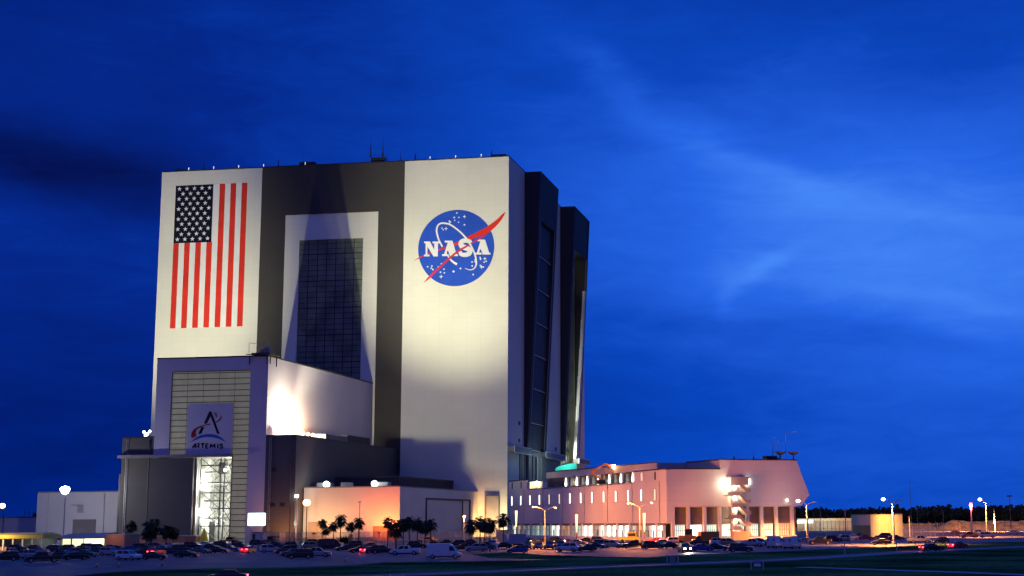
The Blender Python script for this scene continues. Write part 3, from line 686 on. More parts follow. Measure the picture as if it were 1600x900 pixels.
# pavilion with grey hipped roof
pb = at(140, 857); py = pb.y; x0 = aty(95, 850, py).x; x1 = aty(163, 850, py).x; x2 = aty(194, 850, py).x
pav = thing('grey_roof_pavilion', 'long low pavilion with grey roof, bright yellow windows and orange end wall', 'building', (pb.x, py, 0))
w = MB(); w.hexa([(x0-2.5, py-.8, 2.75), (x1+.3, py-.8, 2.75), (x1+.3, py+10, 2.75), (x0-2.5, py+10, 2.75)], [(x0+.5, py+3, 3.9), (x1+.2, py+2, 4.2), (x1+.2, py+6, 4.2), (x0+.5, py+6, 3.9)])
w.hexa([(x0-6.5, py+2, 2.3), (x0-.6, py+2, 2.3), (x0-.6, py+9, 2.3), (x0-6.5, py+9, 2.3)], [(x0-4.5, py+4, 3.2), (x0-1, py+4, 3.25), (x0-1, py+6, 3.25), (x0-4.5, py+6, 3.2)])
w.box(x1+.35, x2+.1, py-.2, py+9, 3.5, 3.8)
obj('roof', w, mt('grey_metal_roof', (.24, .25, .26), .5, .1, .5), pav)
w = MB(); w.box(x1+.4, x2, py, py+9, 0, 3.45); obj('end_wall', w, mt('orange_brick', (.46, .24, .17), .8, .1, .5), pav)
w = MB(); w.box(x0, x1+.3, py+9.2, py+9.6, 0, 2.6); w.box(x0-.3, x0, py+.1, py+9, 0, 2.6); obj('back_wall', w, mt('cream_wall', (.7, .68, .5), .7, .1, .5), pav)
for i, (a, b_, e_) in enumerate(((.02, .2, 1.1), (.24, .5, 1.3), (.52, .97, 2.6))):
    w = MB(); w.box(x0+(x1-x0)*a, x0+(x1-x0)*b_, py+.5, py+.6, .5, 2.6); obj('window', w, em('pav_win%d' % i, (1, .98, .55), e_), pav)
for a in (.0, .22, .51, .985):
    w = MB(); w.box(x0+(x1-x0)*a-.12, x0+(x1-x0)*a+.12, py+.4, py+.7, 0, 2.7); obj('post', w, mt('olive_post', (.2, .2, .12), .7, .1, 1), pav)
lamp('POINT', (x1+3, py-4, 3.6), 260, (1, .5, .2), pav, radius=.2)

# ================================================================== LAUNCH CONTROL BUILDING (own frame, turned 32 degrees)
LC = thing('control_building', 'long pink lit office building with slit windows, outside stair and slanted end', 'building', (87.36, -156.58, 0), atan2(.5349, .8449), local=True)
YB = 147.6
w = MB(); w.box(0, .6, .6, YB, 5.3, 18.3); w.box(0, .6, .6, 24.7, 18.3, 21.5); w.box(0, .6, 127.4, YB, 18.3, 21.5)
w.box(.6, 46, YB-.5, YB, 0, 21.5)
obj('long_wall', w, LCCW, LC)
w = MB(); w.box(0, 18.5, 0, .6, 10.3, 21.55); w.box(0, 2.15, 0, .6, 5.2, 10.3)
w.prism([(18.5, 10.3), (46.9, 10.3), (49.9, 13.7), (45.6, 24.5), (18.5, 24.5)], lambda x, z: (x, 0, z), lambda x, z: (x, .6, z))
obj('end_wall', w, LCCW, LC)
w = MB(); w.prism([(46.3, 10.3), (46.9, 10.3), (49.9, 13.7), (45.6, 24.5), (45.0, 24.5), (49.2, 13.7)], lambda x, z: (x, .62, z), lambda x, z: (x, YB, z)); obj('slanted_wall', w, LCCW, LC)
w = MB(); w.box(.62, 18.4, .62, 24.6, 21.1, 21.4); w.box(.62, 46, 24.6, YB-.6, 17.9, 18.2); w.box(18.6, 45.0, .62, YB-1, 24.0, 24.3); obj('roof', w, ROOF, LC)
w = MB(); w.box(-.12, 18.4, -.1, .5, 21.57, 21.9); w.box(18.3, 45.7, -.1, .5, 24.52, 24.85); w.box(-.12, .5, .5, 24.7, 21.52, 21.85); w.box(-.12, .5, 127.4, YB, 21.52, 21.85); w.box(18.3, 18.8, .5, 24.6, 24.52, 24.85)
w.box(7.8, 8.3, 24.7, 127.4, 24.52, 24.8)
obj('roof_edge', w, mt('edge_maroon', (.06, .03, .05), .6, .1, 1), LC)
w = MB(); w.box(18.5, 19, .62, 24.6, 18, 24.5); w.box(8, 8.5, 24.7, 127.4, 22.2, 24.5); w.box(8.5, 19, 24.65, 25, 18, 24.5); w.box(8.5, 45, 127, 127.4, 18, 24.5); obj('penthouse_wall', w, mt('penthouse_clad', (.50, .46, .50), .6, .06, .2, seams=(5.2, 30, .12)), LC)
w = MB(); w.box(8.4, 8.8, 25, 127.3, 18.2, 22.2); obj('terrace_glazing', w, mt('bronze_glass', (.13, .09, .07), .25, .2, .2, seams=(2.6, 20, .4)), LC)
w = MB(); w.box(0, 8.4, 24.7, 127.4, 17.8, 18.25); obj('terrace_floor', w, CONC, LC)
w = MB(); w.box(3, 3.4, 118, 127.2, 18.3, 20.9); w.box(.1, 3, 124, 124.3, 18.3, 20.9); obj('terrace_screen', w, mt('screen_beige', (.6, .52, .45), .7, .06, .3), LC)
# slit windows of the long wall
for i in range(14):
    y = 143.6-i*10.418
    w = MB(); w.box(-.22, -.02, y-.52, y+.52, 12.1, 15.9); f = obj('slit_window', w, mt('window_hood', (.45, .42, .42), .6, .05, 1), LC)
    w = MB(); w.box(-.32, -.26, y-.38, y+.38, 12.3, 15.7); obj('pane', w, em('slit_lit_b' if i in (4, 5, 13) else 'slit_lit_a', (1, .78, .45) if i in (4, 5, 13) else (1, .98, .86), 1.1 if i in (4, 5, 13) else 3.2), f)
for y in (143.6, 133.2, 18.6, 8.2):
    w = MB(); w.box(-.2, -.02, y-.35, y+.35, 18.6, 21.0); obj('slit_window', w, BLACKM if y != 18.6 else em('slit_dim', (1, .7, .45), .8), LC)
# terrace fins, the drop of light on each built as a glowing shape
for i in range(8):
    y = 93.5-(i-1)*10.2 if i else 104.5
    w = MB(); w.box(7.6, 8.38, y-.25, y+.25, 18.3, 22.1); f = obj('terrace_fin', w, WPAINT, LC)
    w = MB(); w.tube((7.2, y, 18.7), (7.2, y, 19.5), .25, .46, 8); w.tube((7.2, y, 19.5), (7.2, y, 21.9), .46, .10, 8, cap=True); obj('fin_light_drop', w, em('fin_drop_glow', (1, .93, .74), 3), f)
w = MB(); w.ball((2, 121.5, 20.2), .9, n=10, k=6); obj('terrace_lamp', w, em('terrace_lamp_glow', (1, .88, .5), 14), LC); lamp('POINT', (1.2, 121.5, 20.6), 700, (1, .8, .4), LC, radius=.4)
for y in (130, 109, 88.5, 67.5, 46.8, 26, 5):
    w = MB(); w.tube((-.22, y, 1), (-.22, y, 18.0), .1, n=6); obj('downpipe', w, mt('pipe_pink', (.5, .42, .4), .5, .1, 1), LC)
# ground floor: columns, glazing behind, coloured curtains and doors
w = MB(); w.box(.4, .9, 2.2, YB-.5, 4.6, 5.3); obj('floor_band', w, LCCP, LC)
w = MB(); w.box(-.5, .9, .5, YB-1, 0, 1.0); w.box(.5, 45, -.0, .9, 0, .95); obj('plinth', w, LCCW, LC)
gcol = random.Random(4)
for i in range(28):
    y0 = 143.6-i*5.209; w = MB(); w.box(-.02, .8, y0-.45 if i % 2 == 0 else y0-.2, y0+.45 if i % 2 == 0 else y0+.2, 1.0, 5.28 if i % 2 == 0 else 4.6)
    obj('column', w, LCCW, LC)
    if i < 27:
        c = gcol.choice([((.75, 1, .78), .8), ((.9, 1, .8), 1.9), ((.95, 1, .85), 2.8), ((1, .55, .25), .7), ((.55, .72, .58), .35)])
        if i in (18, 19, 20, 21, 14, 15, 26): c = ((.92, 1, .85), 3.0)
        if i in (2, 3, 4, 7): c = ((.55, .75, .62), .4)
        w = MB(); w.box(.92, 1.0, y0-4.95, y0-.25, 1.02, 4.55); g = obj('glazing', w, em('lobby_%s_%.1f' % (c[0][0], c[1]), c[0], c[1]), LC)
        w = MB()
        for k in range(1, 5): w.box(.80, .9, y0-.25-k*.94-.05, y0-.25-k*.94+.05, 1.02, 4.55)
        w.box(.82, .9, y0-4.95, y0-.25, 3.0, 3.12)
        if gcol.random() < .6: a_ = gcol.uniform(.6, 3.4); w.box(.84, .9, y0-a_-.9, y0-a_, 1.02, 3.0)
        obj('mullion', w, mt('mullion_dark', (.05, .06, .05), .5, .1, 1), g)
# end wall lower storeys
w = MB(); w.box(2.2, 46, 2.2, 2.6, 4.9, 10.3); obj('brown_panel', w, LCCP, LC)
w = MB(); w.box(2.2, 46, .6, YB, 10.05, 10.28); obj('soffit', w, LCCW, LC)
w = MB(); w.box(45.4, 46, 2.6, YB-1, 0, 10.3); obj('east_wall', w, LCCP, LC)
cols = [2.2, 7.4, 13.0, 18.2, 23.0, 27.8, 32.8, 38.0, 43.7]
for i, x in enumerate(cols):
    w = MB(); w.box(x-.5, x+.5, .1, 1.1, .95, 10.28); obj('column', w, LCCW, LC)
    if i < 8:
        c = [((.85, 1, .85), 1.0), ((1, 1, .88), 4.0), ((.85, 1, .8), 1.1), ((1, .95, .7), 1.6), ((.8, 1, .85), 1.0), ((.75, 1, .85), 1.0), ((.8, 1, .8), .9), ((.8, .7, .4), .35)][i]
        w = MB(); w.box(x+.5, cols[i+1]-.5, 2.0, 2.1, 1.1, 4.6); g = obj('glazing', w, em('front_glow_%d' % i, c[0], c[1]), LC)
        w = MB()
        for k in range(1, 6): xx = x+.5+k*(cols[i+1]-x-1)/6; w.box(xx-.05, xx+.05, 1.85, 1.98, 1.1, 4.6)
        w.box(x+.5, cols[i+1]-.5, 1.87, 1.96, 3.0, 3.1)
        obj('mullion', w, mt('mullion_dark', (.05, .06, .05)), g)
        w = MB(); w.box(x+.5, cols[i+1]-.5, 1.6, 2.3, 4.62, 4.9); obj('window_head', w, LCCW, LC)
# outside stair tower on the end wall
st = MB(); x0, x1 = 19.3, 26.0
lv = [17.2, 13.8, 10.3, 6.8, 3.4]
stair = MB(); stair.box(21.2, 23.2, -1.6, -1.2, 0, 18.6)
obj('stair_spine', stair, LCCW, LC)
for i, z in enumerate(lv):
    w = MB(); zn = z-2.3
    w.box(x0+.2 if i % 2 else x0+1.6, x0+4.0, -3.2, -.05, z-.35, z-.1)
    w.hexa([(x0+4.0, -3.2, z-.35), (x0+4.0, -3.0, z-.35), (x0+4.0, -3.0, z+.8), (x0+4.0, -3.2, z+.8)], [(x0+6.5, -3.2, zn-.35), (x0+6.5, -3.0, zn-.35), (x0+6.5, -3.0, zn+.8), (x0+6.5, -3.2, zn+.8)])
    w.hexa([(x0+4.0, -3.0, z-.3), (x0+4.0, -.1, z-.3), (x0+4.0, -.1, z-.05), (x0+4.0, -3.0, z-.05)], [(x0+6.5, -3.0, zn-.3), (x0+6.5, -.1, zn-.3), (x0+6.5, -.1, zn-.05), (x0+6.5, -3.0, zn-.05)])
    w.box(x0+6.5, x0+8.0, -3.2, -.05, zn-.35, zn-.1); w.box(x0+6.5, x0+8.0, -3.2, -3.0, zn-.1, zn+.8); w.box(x0+.2 if i % 2 else x0+1.6, x0+4.0, -3.2, -3.0, z-.1, z+.8)
    obj('stair_flight', w, mt('stair_concrete', (.45, .38, .36), .7, .06, .5), LC)
    w = MB(); w.ball((x0+3.2, -.8, z-.9), .42, n=8, k=5); obj('stair_lamp', w, em('stair_lamp_glow', (1, .86, .58), 40), LC)
    lamp('POINT', (x0+3.2, -1.6, z-1.0), 1300, (1, .76, .48), LC, radius=.3)
for a in ((18.7, 20.6, -.9, -.05, 15.6, 18.6), (27.0, 28.4, -.9, -.05, 17, 18.6)):
    w = MB(); w.box(*a); obj('wall_lamp', w, em('wall_lamp_glow', (1, .93, .7), 7), LC)
lamp('POINT', (18.9, -3.8, 17.0), 620, (1, .84, .55), LC, radius=.3)
w = MB(); w.box(20.2, 27.2, -3.4, -.02, 18.9, 19.3); w.box(20.4, 26.6, -3.3, -3.0, 16.7, 18.9); obj('stair_head', w, mt('stair_concrete', (.3, .3, .3)), LC)
w = MB(); w.box(21.0, 26.5, -3.6, -1.7, 0, 2.6); obj('stair_base', w, mt('stair_base_tan', (.6, .42, .3), .7, .1, .5), LC)
w = MB(); w.ball((41.6, -.5, 12.0), .35, n=8, k=5); obj('wall_lamp', w, em('wall_lamp_glow', (1, .93, .7), 7), LC); lamp('POINT', (38, -9, 12.0), 700, (1, .66, .62), LC, radius=.3)
# roof aerials
for x, z1, r in ((33.4, 28.9, .07), (40.3, 31.2, .08), (33.4-7, 26.5, .05)):
    w = MB(); w.tube((x, 6, 24.3), (x, 6, z1), r*1.3, r*.6, 5)
    w.tube((x, 6, 24.3), (x, 6, 25.8), .25, n=5); obj('roof_aerial', w, BLACKM, LC)
for x, z1, arm, r in ((45.2, 32.4, 2.4, .09), (47.0, 31.4, 2.0, .08), (50.8-1.2, 34.2, 5.5, .11)):
    w = MB(); w.tube((x, 14, 23.5), (x, 14, z1), r, r*.8, 5); w.tube((x, 14, z1), (x+arm, 14, z1+.25), r*.6, n=4); obj('gantry_aerial', w, mt('aerial_pale', (.45, .5, .6), .6, .1, 1), LC)
for x in (46.2, 51.0):
    w = MB(); xx = x-2.0; w.tube((xx, 8, 24.2), (xx, 8, 26.6), .3, .22, 6)
    P = []; 
    for k in range(6):
        r = .25+k*.33; P.append((r, 26.6+(k/5)**2*1.0))
    n = 12
    vs = [(xx+r*cos(2*pi*i/n), 8+r*sin(2*pi*i/n), z) for r, z in P for i in range(n)]
    w.add(vs, [(k*n+i, k*n+(i+1) % n, (k+1)*n+(i+1) % n, (k+1)*n+i) for k in range(5) for i in range(n)])
    obj('roof_dish', w, mt('dish_orange', (.45, .30, .2), .6, .1, 1), LC)
w = MB(); w.box(38.8, 42.5, 7, 10, 24.32, 26.2); w.box(43, 45, 9, 11, 24.32, 25.6); obj('roof_plant', w, BLACKM, LC)
# lattice work platform with an orange lamp on the terrace
wm = LC.matrix_basis if False else None
def lcw(x, y, z):
    return Vector((87.36+x*.8449-y*.5349, -156.58+x*.5349+y*.8449, z))
cr0 = lcw(4, 62, 18.3)
lift = thing('orange_lift', 'orange boom lift with a bright lamp standing on the office terrace', 'lift', cr0)
ORG = mt('orange_machine', (.75, .28, .04), .5, .1, 1)
w = MB()
c0 = cr0; r_ = Vector((.97, .2, 0))
def LP(a, z): p = c0+r_*a; return (p.x, p.y, z)
w.box(c0.x-1.6, c0.x+1.6, c0.y-1.1, c0.y+1.1, 18.6, 20.0); obj('base', w, BLACKM, lift)
w = MB(); w.tube(LP(0, 20.0), LP(-3.4, 22.6), .42, .36, 6); w.tube(LP(-3.4, 22.6), LP(1.2, 25.4), .40, .32, 6); w.tube(LP(1.2, 25.4), LP(3.2, 24.6), .4, .4, 6); obj('boom', w, ORG, lift)
w = MB(); q = LP(2.6, 23.3); w.box(q[0]-1.5, q[0]+1.5, q[1]-.8, q[1]+.8, 23.3, 23.5)
for a in (-1.45, 1.45, 0): w.box(q[0]+a-.06, q[0]+a+.06, q[1]-.8, q[1]-.7, 23.5, 24.9); w.box(q[0]+a-.06, q[0]+a+.06, q[1]-.8, q[1]-.7, 23.5, 24.9)
w.box(q[0]-1.5, q[0]+1.5, q[1]-.8, q[1]-.72, 24.8, 24.95); w.tube(LP(1.0, 18.4), LP(1.0, 23.3), .12, n=5); obj('basket', w, ORG, lift)
w = MB(); q = LP(4.4, 24.4); w.ball(q, .75, n=8, k=5); obj('lamp_head', w, em('lift_lamp', (1, .62, .18), 40), lift); lamp('POINT', (q[0]-.4, q[1]-1.4, q[2]+.4), 500, (1, .55, .15), lift, radius=.3)
# turquoise tent behind the office, an added shape standing for turquoise light
tp = aty(884, 726, 60)
light_arch = thing('turquoise_light_arch', 'added stand-in for turquoise light, arched cover at the foot of the open bay', 'shell', (tp.x, 60, 0))
w = MB(); n = 12; zt = 34
xa_, xb_ = aty(868, 726, 60).x, aty(901, 724, 60).x
for i in range(n):
    t0, t1 = pi*i/n, pi*(i+1)/n
    f = lambda t, y: ((xa_+xb_)/2-cos(t)*(xb_-xa_)/2, y, 29.5+sin(t)*.8+3.2*(.5-.5*cos(t))*.6)
    w.add([f(t0, 60), f(t1, 60), f(t1, 72), f(t0, 72), (f(t0, 60)[0], 60, 24), (f(t1, 60)[0], 60, 24)], [(0, 1, 2, 3), (0, 1, 5, 4)])
w.box(xa_, xb_, 60.1, 72, 23.6, 24); obj('shell', w, mt('turquoise_light', (.05, .62, .50), .6, .1, .3), light_arch)
w = MB(); w.box(xa_, xa_+.5, 60, 60.5, 0, 24); w.box(xb_-.5, xb_, 60, 60.5, 0, 24); w.box(xa_, xa_+.5, 71, 71.5, 0, 24); w.box(xb_-.5, xb_, 71, 71.5, 0, 24); obj('leg', w, STEEL, light_arch)
lamp('POINT', ((xa_+xb_)/2, 54, 33), 3000, (.7, 1, .9), light_arch, radius=.6)

# lights inside the open bay
for z, p_ in ((8, 60000), (24, 70000), (40, 52000), (58, 20000), (80, 6000), (104, 1500), (134, 3500)):
    lamp('POINT', (-6, 118.5, z), p_, (.95, 1, .80), vab, radius=1.0, name='bay_light')
# ================================================================== FLOODLIGHTS
def flood_cluster(label, pts, base_z, heads, group):
    t = thing('roof_floodlight', label, 'floodlight', (*pts[0][:2], base_z), group=group)
    w = MB()
    for (x, y, z) in pts: w.box(x-.12, x+.12, y-.12, y+.12, base_z, z-.3)
    w.box(min(p[0] for p in pts)-.3, max(p[0] for p in pts)+.3, pts[0][1]-.15 if len(pts) < 2 else min(p[1] for p in pts)-.15, max(p[1] for p in pts)+.15, base_z, base_z+.2)
    obj('bracket', w, STEEL, t)
    for (x, y, z) in pts:
        w = MB(); w.ball((x, y, z), heads, n=8, k=5); obj('lamp_head', w, E_WHITE if heads != .62 else E_WARM, t)
    return t
FL = (1.0, .95, .62)
t = flood_cluster('cluster of small white floodlights on the charcoal annex roof', [(-105.6, -112, 38.6), (-104.2, -112, 37.9), (-103.4, -112, 38.8), (-104.8, -112, 37.4)], 36.9, .45, 'floodlights on the roofs')
for tx, tz, p_, cone in ((-150, 110, 680000, 54), (-125, 95, 90000, 80)):
    lamp('SPOT', (-104.2, -110.5, 38.2), p_, FL, t, (tx, 0, tz), cone, 1.0, .25, 'flood_beam')
for i, yy in enumerate((-106, -93, -88, -83)):
    t = flood_cluster(['big white floodlight at the front edge of the dark grey block', 'first small warm floodlight along the block roof, next to the big white one', 'second small warm floodlight along the block roof', 'third small warm floodlight, beside the pale roof housing'][i], [(-53.6, yy, 38.2)], 36.6, 1.0 if i == 0 else .62, 'floodlights on the roofs')
    if i == 0:
        for tx, tz, p_, cone in ((-13, 130, 880000, 60), (-26, 60, 40000, 110)):
            lamp('SPOT', (-53.8, yy+1.5, 38.0), p_, FL, t, (tx, 0, tz), cone, 1.0, .25, 'flood_beam')
        lamp('SPOT', (-50.2, -102.5, 38.4), 60000, (1, .93, .62), t, (-58.7, -102, 46), 165, 1.0, .6, 'wall_beam'); lamp('SPOT', (-52.0, -99, 38.0), 70000, FL, t, (-26, 0, 66), 130, 1.0, .4, 'flood_beam')
    else:
        lamp('POINT', (-54.2, yy, 38.2), 3000 if i < 3 else 9000, (1, .50 if i < 3 else .30, .16 if i < 3 else .05), t, radius=.3)
# two bright lamps on the warehouse roof
for i, (u, v) in enumerate(((510, 758), (585, 757))):
    q = aty(u, v, yc+3)
    t = thing('area_floodlight', ('left' if i == 0 else 'right')+' one of two brilliant white floodlights on the orange warehouse roof edge', 'floodlight', (q.x, q.y, hw+.4), group='floodlights on the warehouse roof')
    w = MB(); w.box(q.x-.15, q.x+.15, q.y-.15, q.y+.15, hw+.4, q.z); obj('bracket', w, STEEL, t)
    w = MB(); w.ball((q.x, q.y, q.z+.2), 1.15, n=10, k=6); obj('lamp_head', w, em('area_lamp', (.95, 1, .98), 12), t)
    lamp('POINT', (q.x, q.y-1.5, q.z+1), 500, (.9, 1, .95), t, radius=.5)
# corner lamp beside the block's edge
t = thing('corner_floodlight', 'white wall floodlight low on the corner of the dark grey block', 'floodlight', (-46.6, YF-1, 0))
w = MB(); w.box(-46.8, -46.4, YF-.6, YF-.2, 0, 15); obj('post', w, STEEL, t); w = MB(); w.box(-47.1, -46.2, YF-1.0, YF-.2, 15, 15.9); obj('lamp_head', w, E_WHITE, t)
lamp('POINT', (-46.4, YF+1.5, 6), 420, (.95, 1, .92), t, radius=.3); lamp('SPOT', (-45.9, YF+2, 3), 9000, (.95, 1, .92), t, (-47.3, YF+4, 34), 60, 1, .2)

# ================================================================== POLES AND LAMPS
def at_d(u, v, u0, v0):     # point seen at (u,v) at the depth of the ground point seen at (u0,v0)
    g = at(u0, v0); return aty(u, v, g.y), g
SODK = 3.6
def front_spot(p, power, col, t):      # lamp thrown towards the office's long wall
    p = Vector(p); bb = Vector((.8449, .5349, 0)); dist = -((p-Vector((87.36, -156.58, 0))).dot(bb)); q = p+bb*dist; q.z = 4
    lamp('SPOT', p, power, col, t, q, 128, .8, .3)
def pole_lamp(name, label, u, vb, vt, heads,  mat=E_SOD, power=0, col=(1, .45, .12), r=.16, group=None, polemat=None, hr=.3, cut=False, face=False):
    g = at(u, vb); top = aty(u, vt, g.y)
    t = thing(name, label, 'street lamp', (g.x, g.y, 0), group=group)
    w = MB(); w.tube((g.x, g.y, 0), (g.x, g.y, top.z), r*1.3, r*.8, 8); w.tube((g.x, g.y, 0), (g.x, g.y, .9), r*2.0, r*1.8, 8); obj('pole', w, polemat or CONC, t)
    for (hu, hv, lit) in heads:
        q = aty(hu, hv, g.y); w = MB(); mx = (q.x+g.x)/2
        w.path([(g.x, g.y, top.z-.2), ((g.x*2+q.x)/3, g.y, top.z+(q.z-top.z)*.45), (mx*.6+q.x*.4, g.y, top.z+(q.z-top.z)*.85), (q.x, g.y, q.z+.12)], r*.45)
        obj('arm', w, polemat or CONC, t)
        w = MB(); w.box(q.x-.5, q.x+.5, g.y-.22, g.y+.22, q.z, q.z+.25); hd = obj('lamp_head', w, STEEL, t, bevel=.06)
        if lit:
            w = MB(); w.ball((q.x, g.y-.1, q.z-.08), hr, sz=.8, n=8, k=5); obj('lens', w, mat, hd)
            if power and cut: lamp('SPOT', (q.x, g.y-.3, q.z-.5), power*SODK, col, t, (q.x, g.y-.3, 0), 150, .5, .25)
            elif power and face: front_spot((q.x, g.y-.3, q.z-.6), power*SODK*1.6, col, t); lamp('SPOT', (q.x, g.y-.6, q.z-.6), power*6.5, (1, .30, .06), t, (q.x, g.y-6, 0), 140, .6, .3)
            elif power: lamp('POINT', (q.x, g.y-.3, q.z-.5), power*SODK, col, t, radius=.3)
    return t
PW = em('lamp_pale', (1, .9, .72), 8)
pole_lamp('street_lamp', 'tall double armed street lamp right of the slanted end wall', 1262, 843, 788, [(1247, 782.5, 1), (1273, 785, 0)], PW, 52000, (1, .30, .06), .3, 'double armed street lamps', hr=.62, cut=True)
pole_lamp('street_lamp', 'tall double armed street lamp in front of the yellow lit guard house', 1397, 851, 786, [(1380, 779.5, 1), (1406, 783, 0)], PW, 44000, (1, .30, .06), .22, 'double armed street lamps', hr=.5, cut=True)
pole_lamp('street_lamp', 'single armed street lamp near the right edge beside the white pickup', 1543, 839, 786, [(1531, 780, 1)], PW, 52000, (1, .30, .06), .28, 'double armed street lamps', hr=.6, cut=True)
pole_lamp('street_lamp', 'tall double armed street lamp before the slit windows, right of the row', 1000, 850, 792, [(981.5, 786, 1), (1018, 785, 1)], E_SOD, 9000, (1, .29, .055), .11, 'double armed street lamps', hr=.3, face=True, polemat=mt('lamp_post', (.2,.19,.18), .6, .1, 1))
pole_lamp('street_lamp', 'tall double armed street lamp before the slit windows, left of the row', 851.5, 851, 797, [(833, 791.5, 1), (868, 793, 1)], E_SOD, 9000, (1, .29, .055), .11, 'double armed street lamps', hr=.24, face=True, polemat=mt('lamp_post', (.2,.19,.18), .6, .1, 1))
pole_lamp('yard_lamp', 'orange sodium lamp on a thin pole at the warehouse corner', 478, 850, 789, [(479.5, 785, 1)], em('sodium_big', (1, .55, .20), 9), 2500, (1, .36, .10), .14, 'yard lamps', BLACKM, hr=1.25)
pole_lamp('yard_lamp', 'thin unlit dark pole before the orange warehouse wall', 561, 851, 787, [(561.8, 785, 0)], E_SOD, 0, r=.1, group='yard lamps', polemat=BLACKM)
pole_lamp('yard_lamp', 'orange lit pole between palms and bright doorway', 296, 846, 793, [(297, 790.5, 1)], E_SOD, 300, (1, .32, .08), .3, 'yard lamps', mt('lamplit_pole', (.7, .3, .15), .6, .1, 1), hr=.35)  # orange lamplight put into the pole's own colour
pole_lamp('yard_lamp', 'orange lit pole standing among the dark palms left of the doorway', 271, 846, 812, [(272, 810, 1)], E_SOD, 300, (1, .32, .08), .3, 'yard lamps', mt('lamplit_pole', (.7, .3, .15)), hr=.35)
pole_lamp('yard_lamp', 'short orange lamp pole among the palms before the framed gate', 724.5, 848, 809, [(725.5, 806.5, 1)], E_SOD, 2500, (1, .42, .1), .2, 'yard lamps', hr=.3)
pole_lamp('yard_lamp', 'big orange sodium lamp at the very left edge', 3, 852, 793, [(4, 790, 1)], em('sodium_big', (1, .55, .20), 9), 1500, (1, .36, .10), .14, 'yard lamps', BLACKM, hr=1.0)
# office lamps: the orange light on each pole is built as a glowing sleeve
for u, vb, vt, lb in ((806.5, 845, 798, 'far left end, under the first slit windows'), (901, 847, 804, 'middle, between the two double lamps'), (1007, 847, 802, 'just right of the double armed lamp'), (1217.5, 842, 800, 'right part, before the brown panels')):
    g = at(u, vb); tz = aty(u, vt, g.y).z
    t = thing('column_lamp', 'slim orange lit column lamp before the office, '+lb, 'street lamp', (g.x, g.y, 0), group='glowing column lamps')
    w = MB(); w.tube((g.x, g.y, 0), (g.x, g.y, tz-3.2), .14, .14, 8); obj('pole', w, mt('lamplit_pole', (.7, .3, .15)), t)
    w = MB(); w.tube((g.x, g.y, tz-5.2), (g.x, g.y, tz), .14, .42, 10); obj('pole_light_sleeve', w, em('sleeve_glow', (1, .55, .20), 3.2), t)
    (front_spot((g.x+.5, g.y-.2, tz-1.5), 46000 if u < 850 else 18000, (1, .29, .06), t) if u < 1100 else lamp('SPOT', (g.x, g.y-.7, tz-1.5), 9000, (1, .3, .09), t, (g.x, g.y, 0), 140, .5, .3))
# tall mast with the brightest white floodlight at left
g = at(98, 850); q = aty(98, 766, g.y)
t = thing('flood_mast', 'tall mast with a brilliant white floodlight in front of the white hall', 'floodlight', (g.x, g.y, 0))
w = MB(); w.tube((g.x, g.y, 0), (g.x, g.y, q.z-.8), .22, .13, 8); obj('pole', w, STEEL, t)
w = MB(); w.box(g.x-1.4, g.x+1.4, g.y-.15, g.y+.15, q.z-.95, q.z-.75); obj('crossbar', w, STEEL, t)
for dx_, dz_ in ((-.9, .3), (0, .5), (.9, .3), (-.45, -.35), (.45, -.35)):
    w = MB(); w.ball((g.x+dx_, g.y-.4, q.z+dz_), .92, sy=.5, n=10, k=6); obj('lamp_head', w, em('mast_lamp', (1, .98, .95), 16), t)
lamp('POINT', (g.x-3, g.y+1.6, q.z), 15000, (1, .96, .92), t, radius=.8)
# lamps bathing the orange warehouse wall and the tower's foot
def wall_light(label, p, tgt, power, col, cone=110, hr=.35):
    t = thing('ground_floodlight', label, 'floodlight', (p[0], p[1], 0), group='low sodium floodlights')
    w = MB(); w.box(p[0]-.1, p[0]+.1, p[1]-.1, p[1]+.1, 0, p[2]); obj('post', w, STEEL, t)
    w = MB(); w.box(p[0]-.45, p[0]+.45, p[1]-.25, p[1]+.25, p[2], p[2]+.5); h = obj('lamp_head', w, BLACKM, t)
    d = (Vector(tgt)-Vector(p)).normalized(); lamp('SPOT', Vector(p)+Vector((0, 0, .3))+d*.6, power, col, t, tgt, cone, .9, .25)
wall_light('low sodium floodlight washing the right part of the orange warehouse wall', (XW-4, yc-10, 2.5), (XW-5, yc, 10), 24000, (1, .24, .05), 125)
wall_light('low sodium floodlight washing the left part of the orange warehouse wall', (XW-26, yc-13, 2.5), (XW-26, yc, 9), 15000, (1, .48, .15), 130)
wall_light('low sodium floodlight right of the framed gate at the tower foot', (-6, -9, 2.0), (-11, 0, 6), 14000, (1, .45, .10), 140)
wall_light('low amber floodlight at the tower foot beside the office', (-1.0, -14, 3.0), (-2, 0, 5), 16000, (1, .80, .42), 140)
wall_light('low sodium floodlight against the dark grey block, left of the yard lamp', (-50, YF-8, 1.5), (-52, YF, 8), 5000, (1, .40, .12), 130)

# luminous rectangular board at the foot of the wing
q0, q1 = aty(387.5, 802, -122), aty(413.5, 821, -122)
t = thing('bright_board', 'glowing pale cyan rectangular screen board below the ribbed door', 'screen', ((q0.x+q1.x)/2, -122, 0))
w = MB(); w.box(q0.x, q1.x, -122, -121.6, q1.z, q0.z); obj('screen', w, E_SCREEN, t, bevel=.12)
w = MB(); w.box(q0.x-.15, q1.x+.15, -121.55, -121.3, q1.z-.15, q0.z+.15); obj('housing', w, STEEL, t)
for x in (q0.x+1, q1.x-1): w = MB(); w.box(x-.15, x+.15, -121.5, -121.2, 0, q1.z-.15); obj('leg', w, STEEL, t)

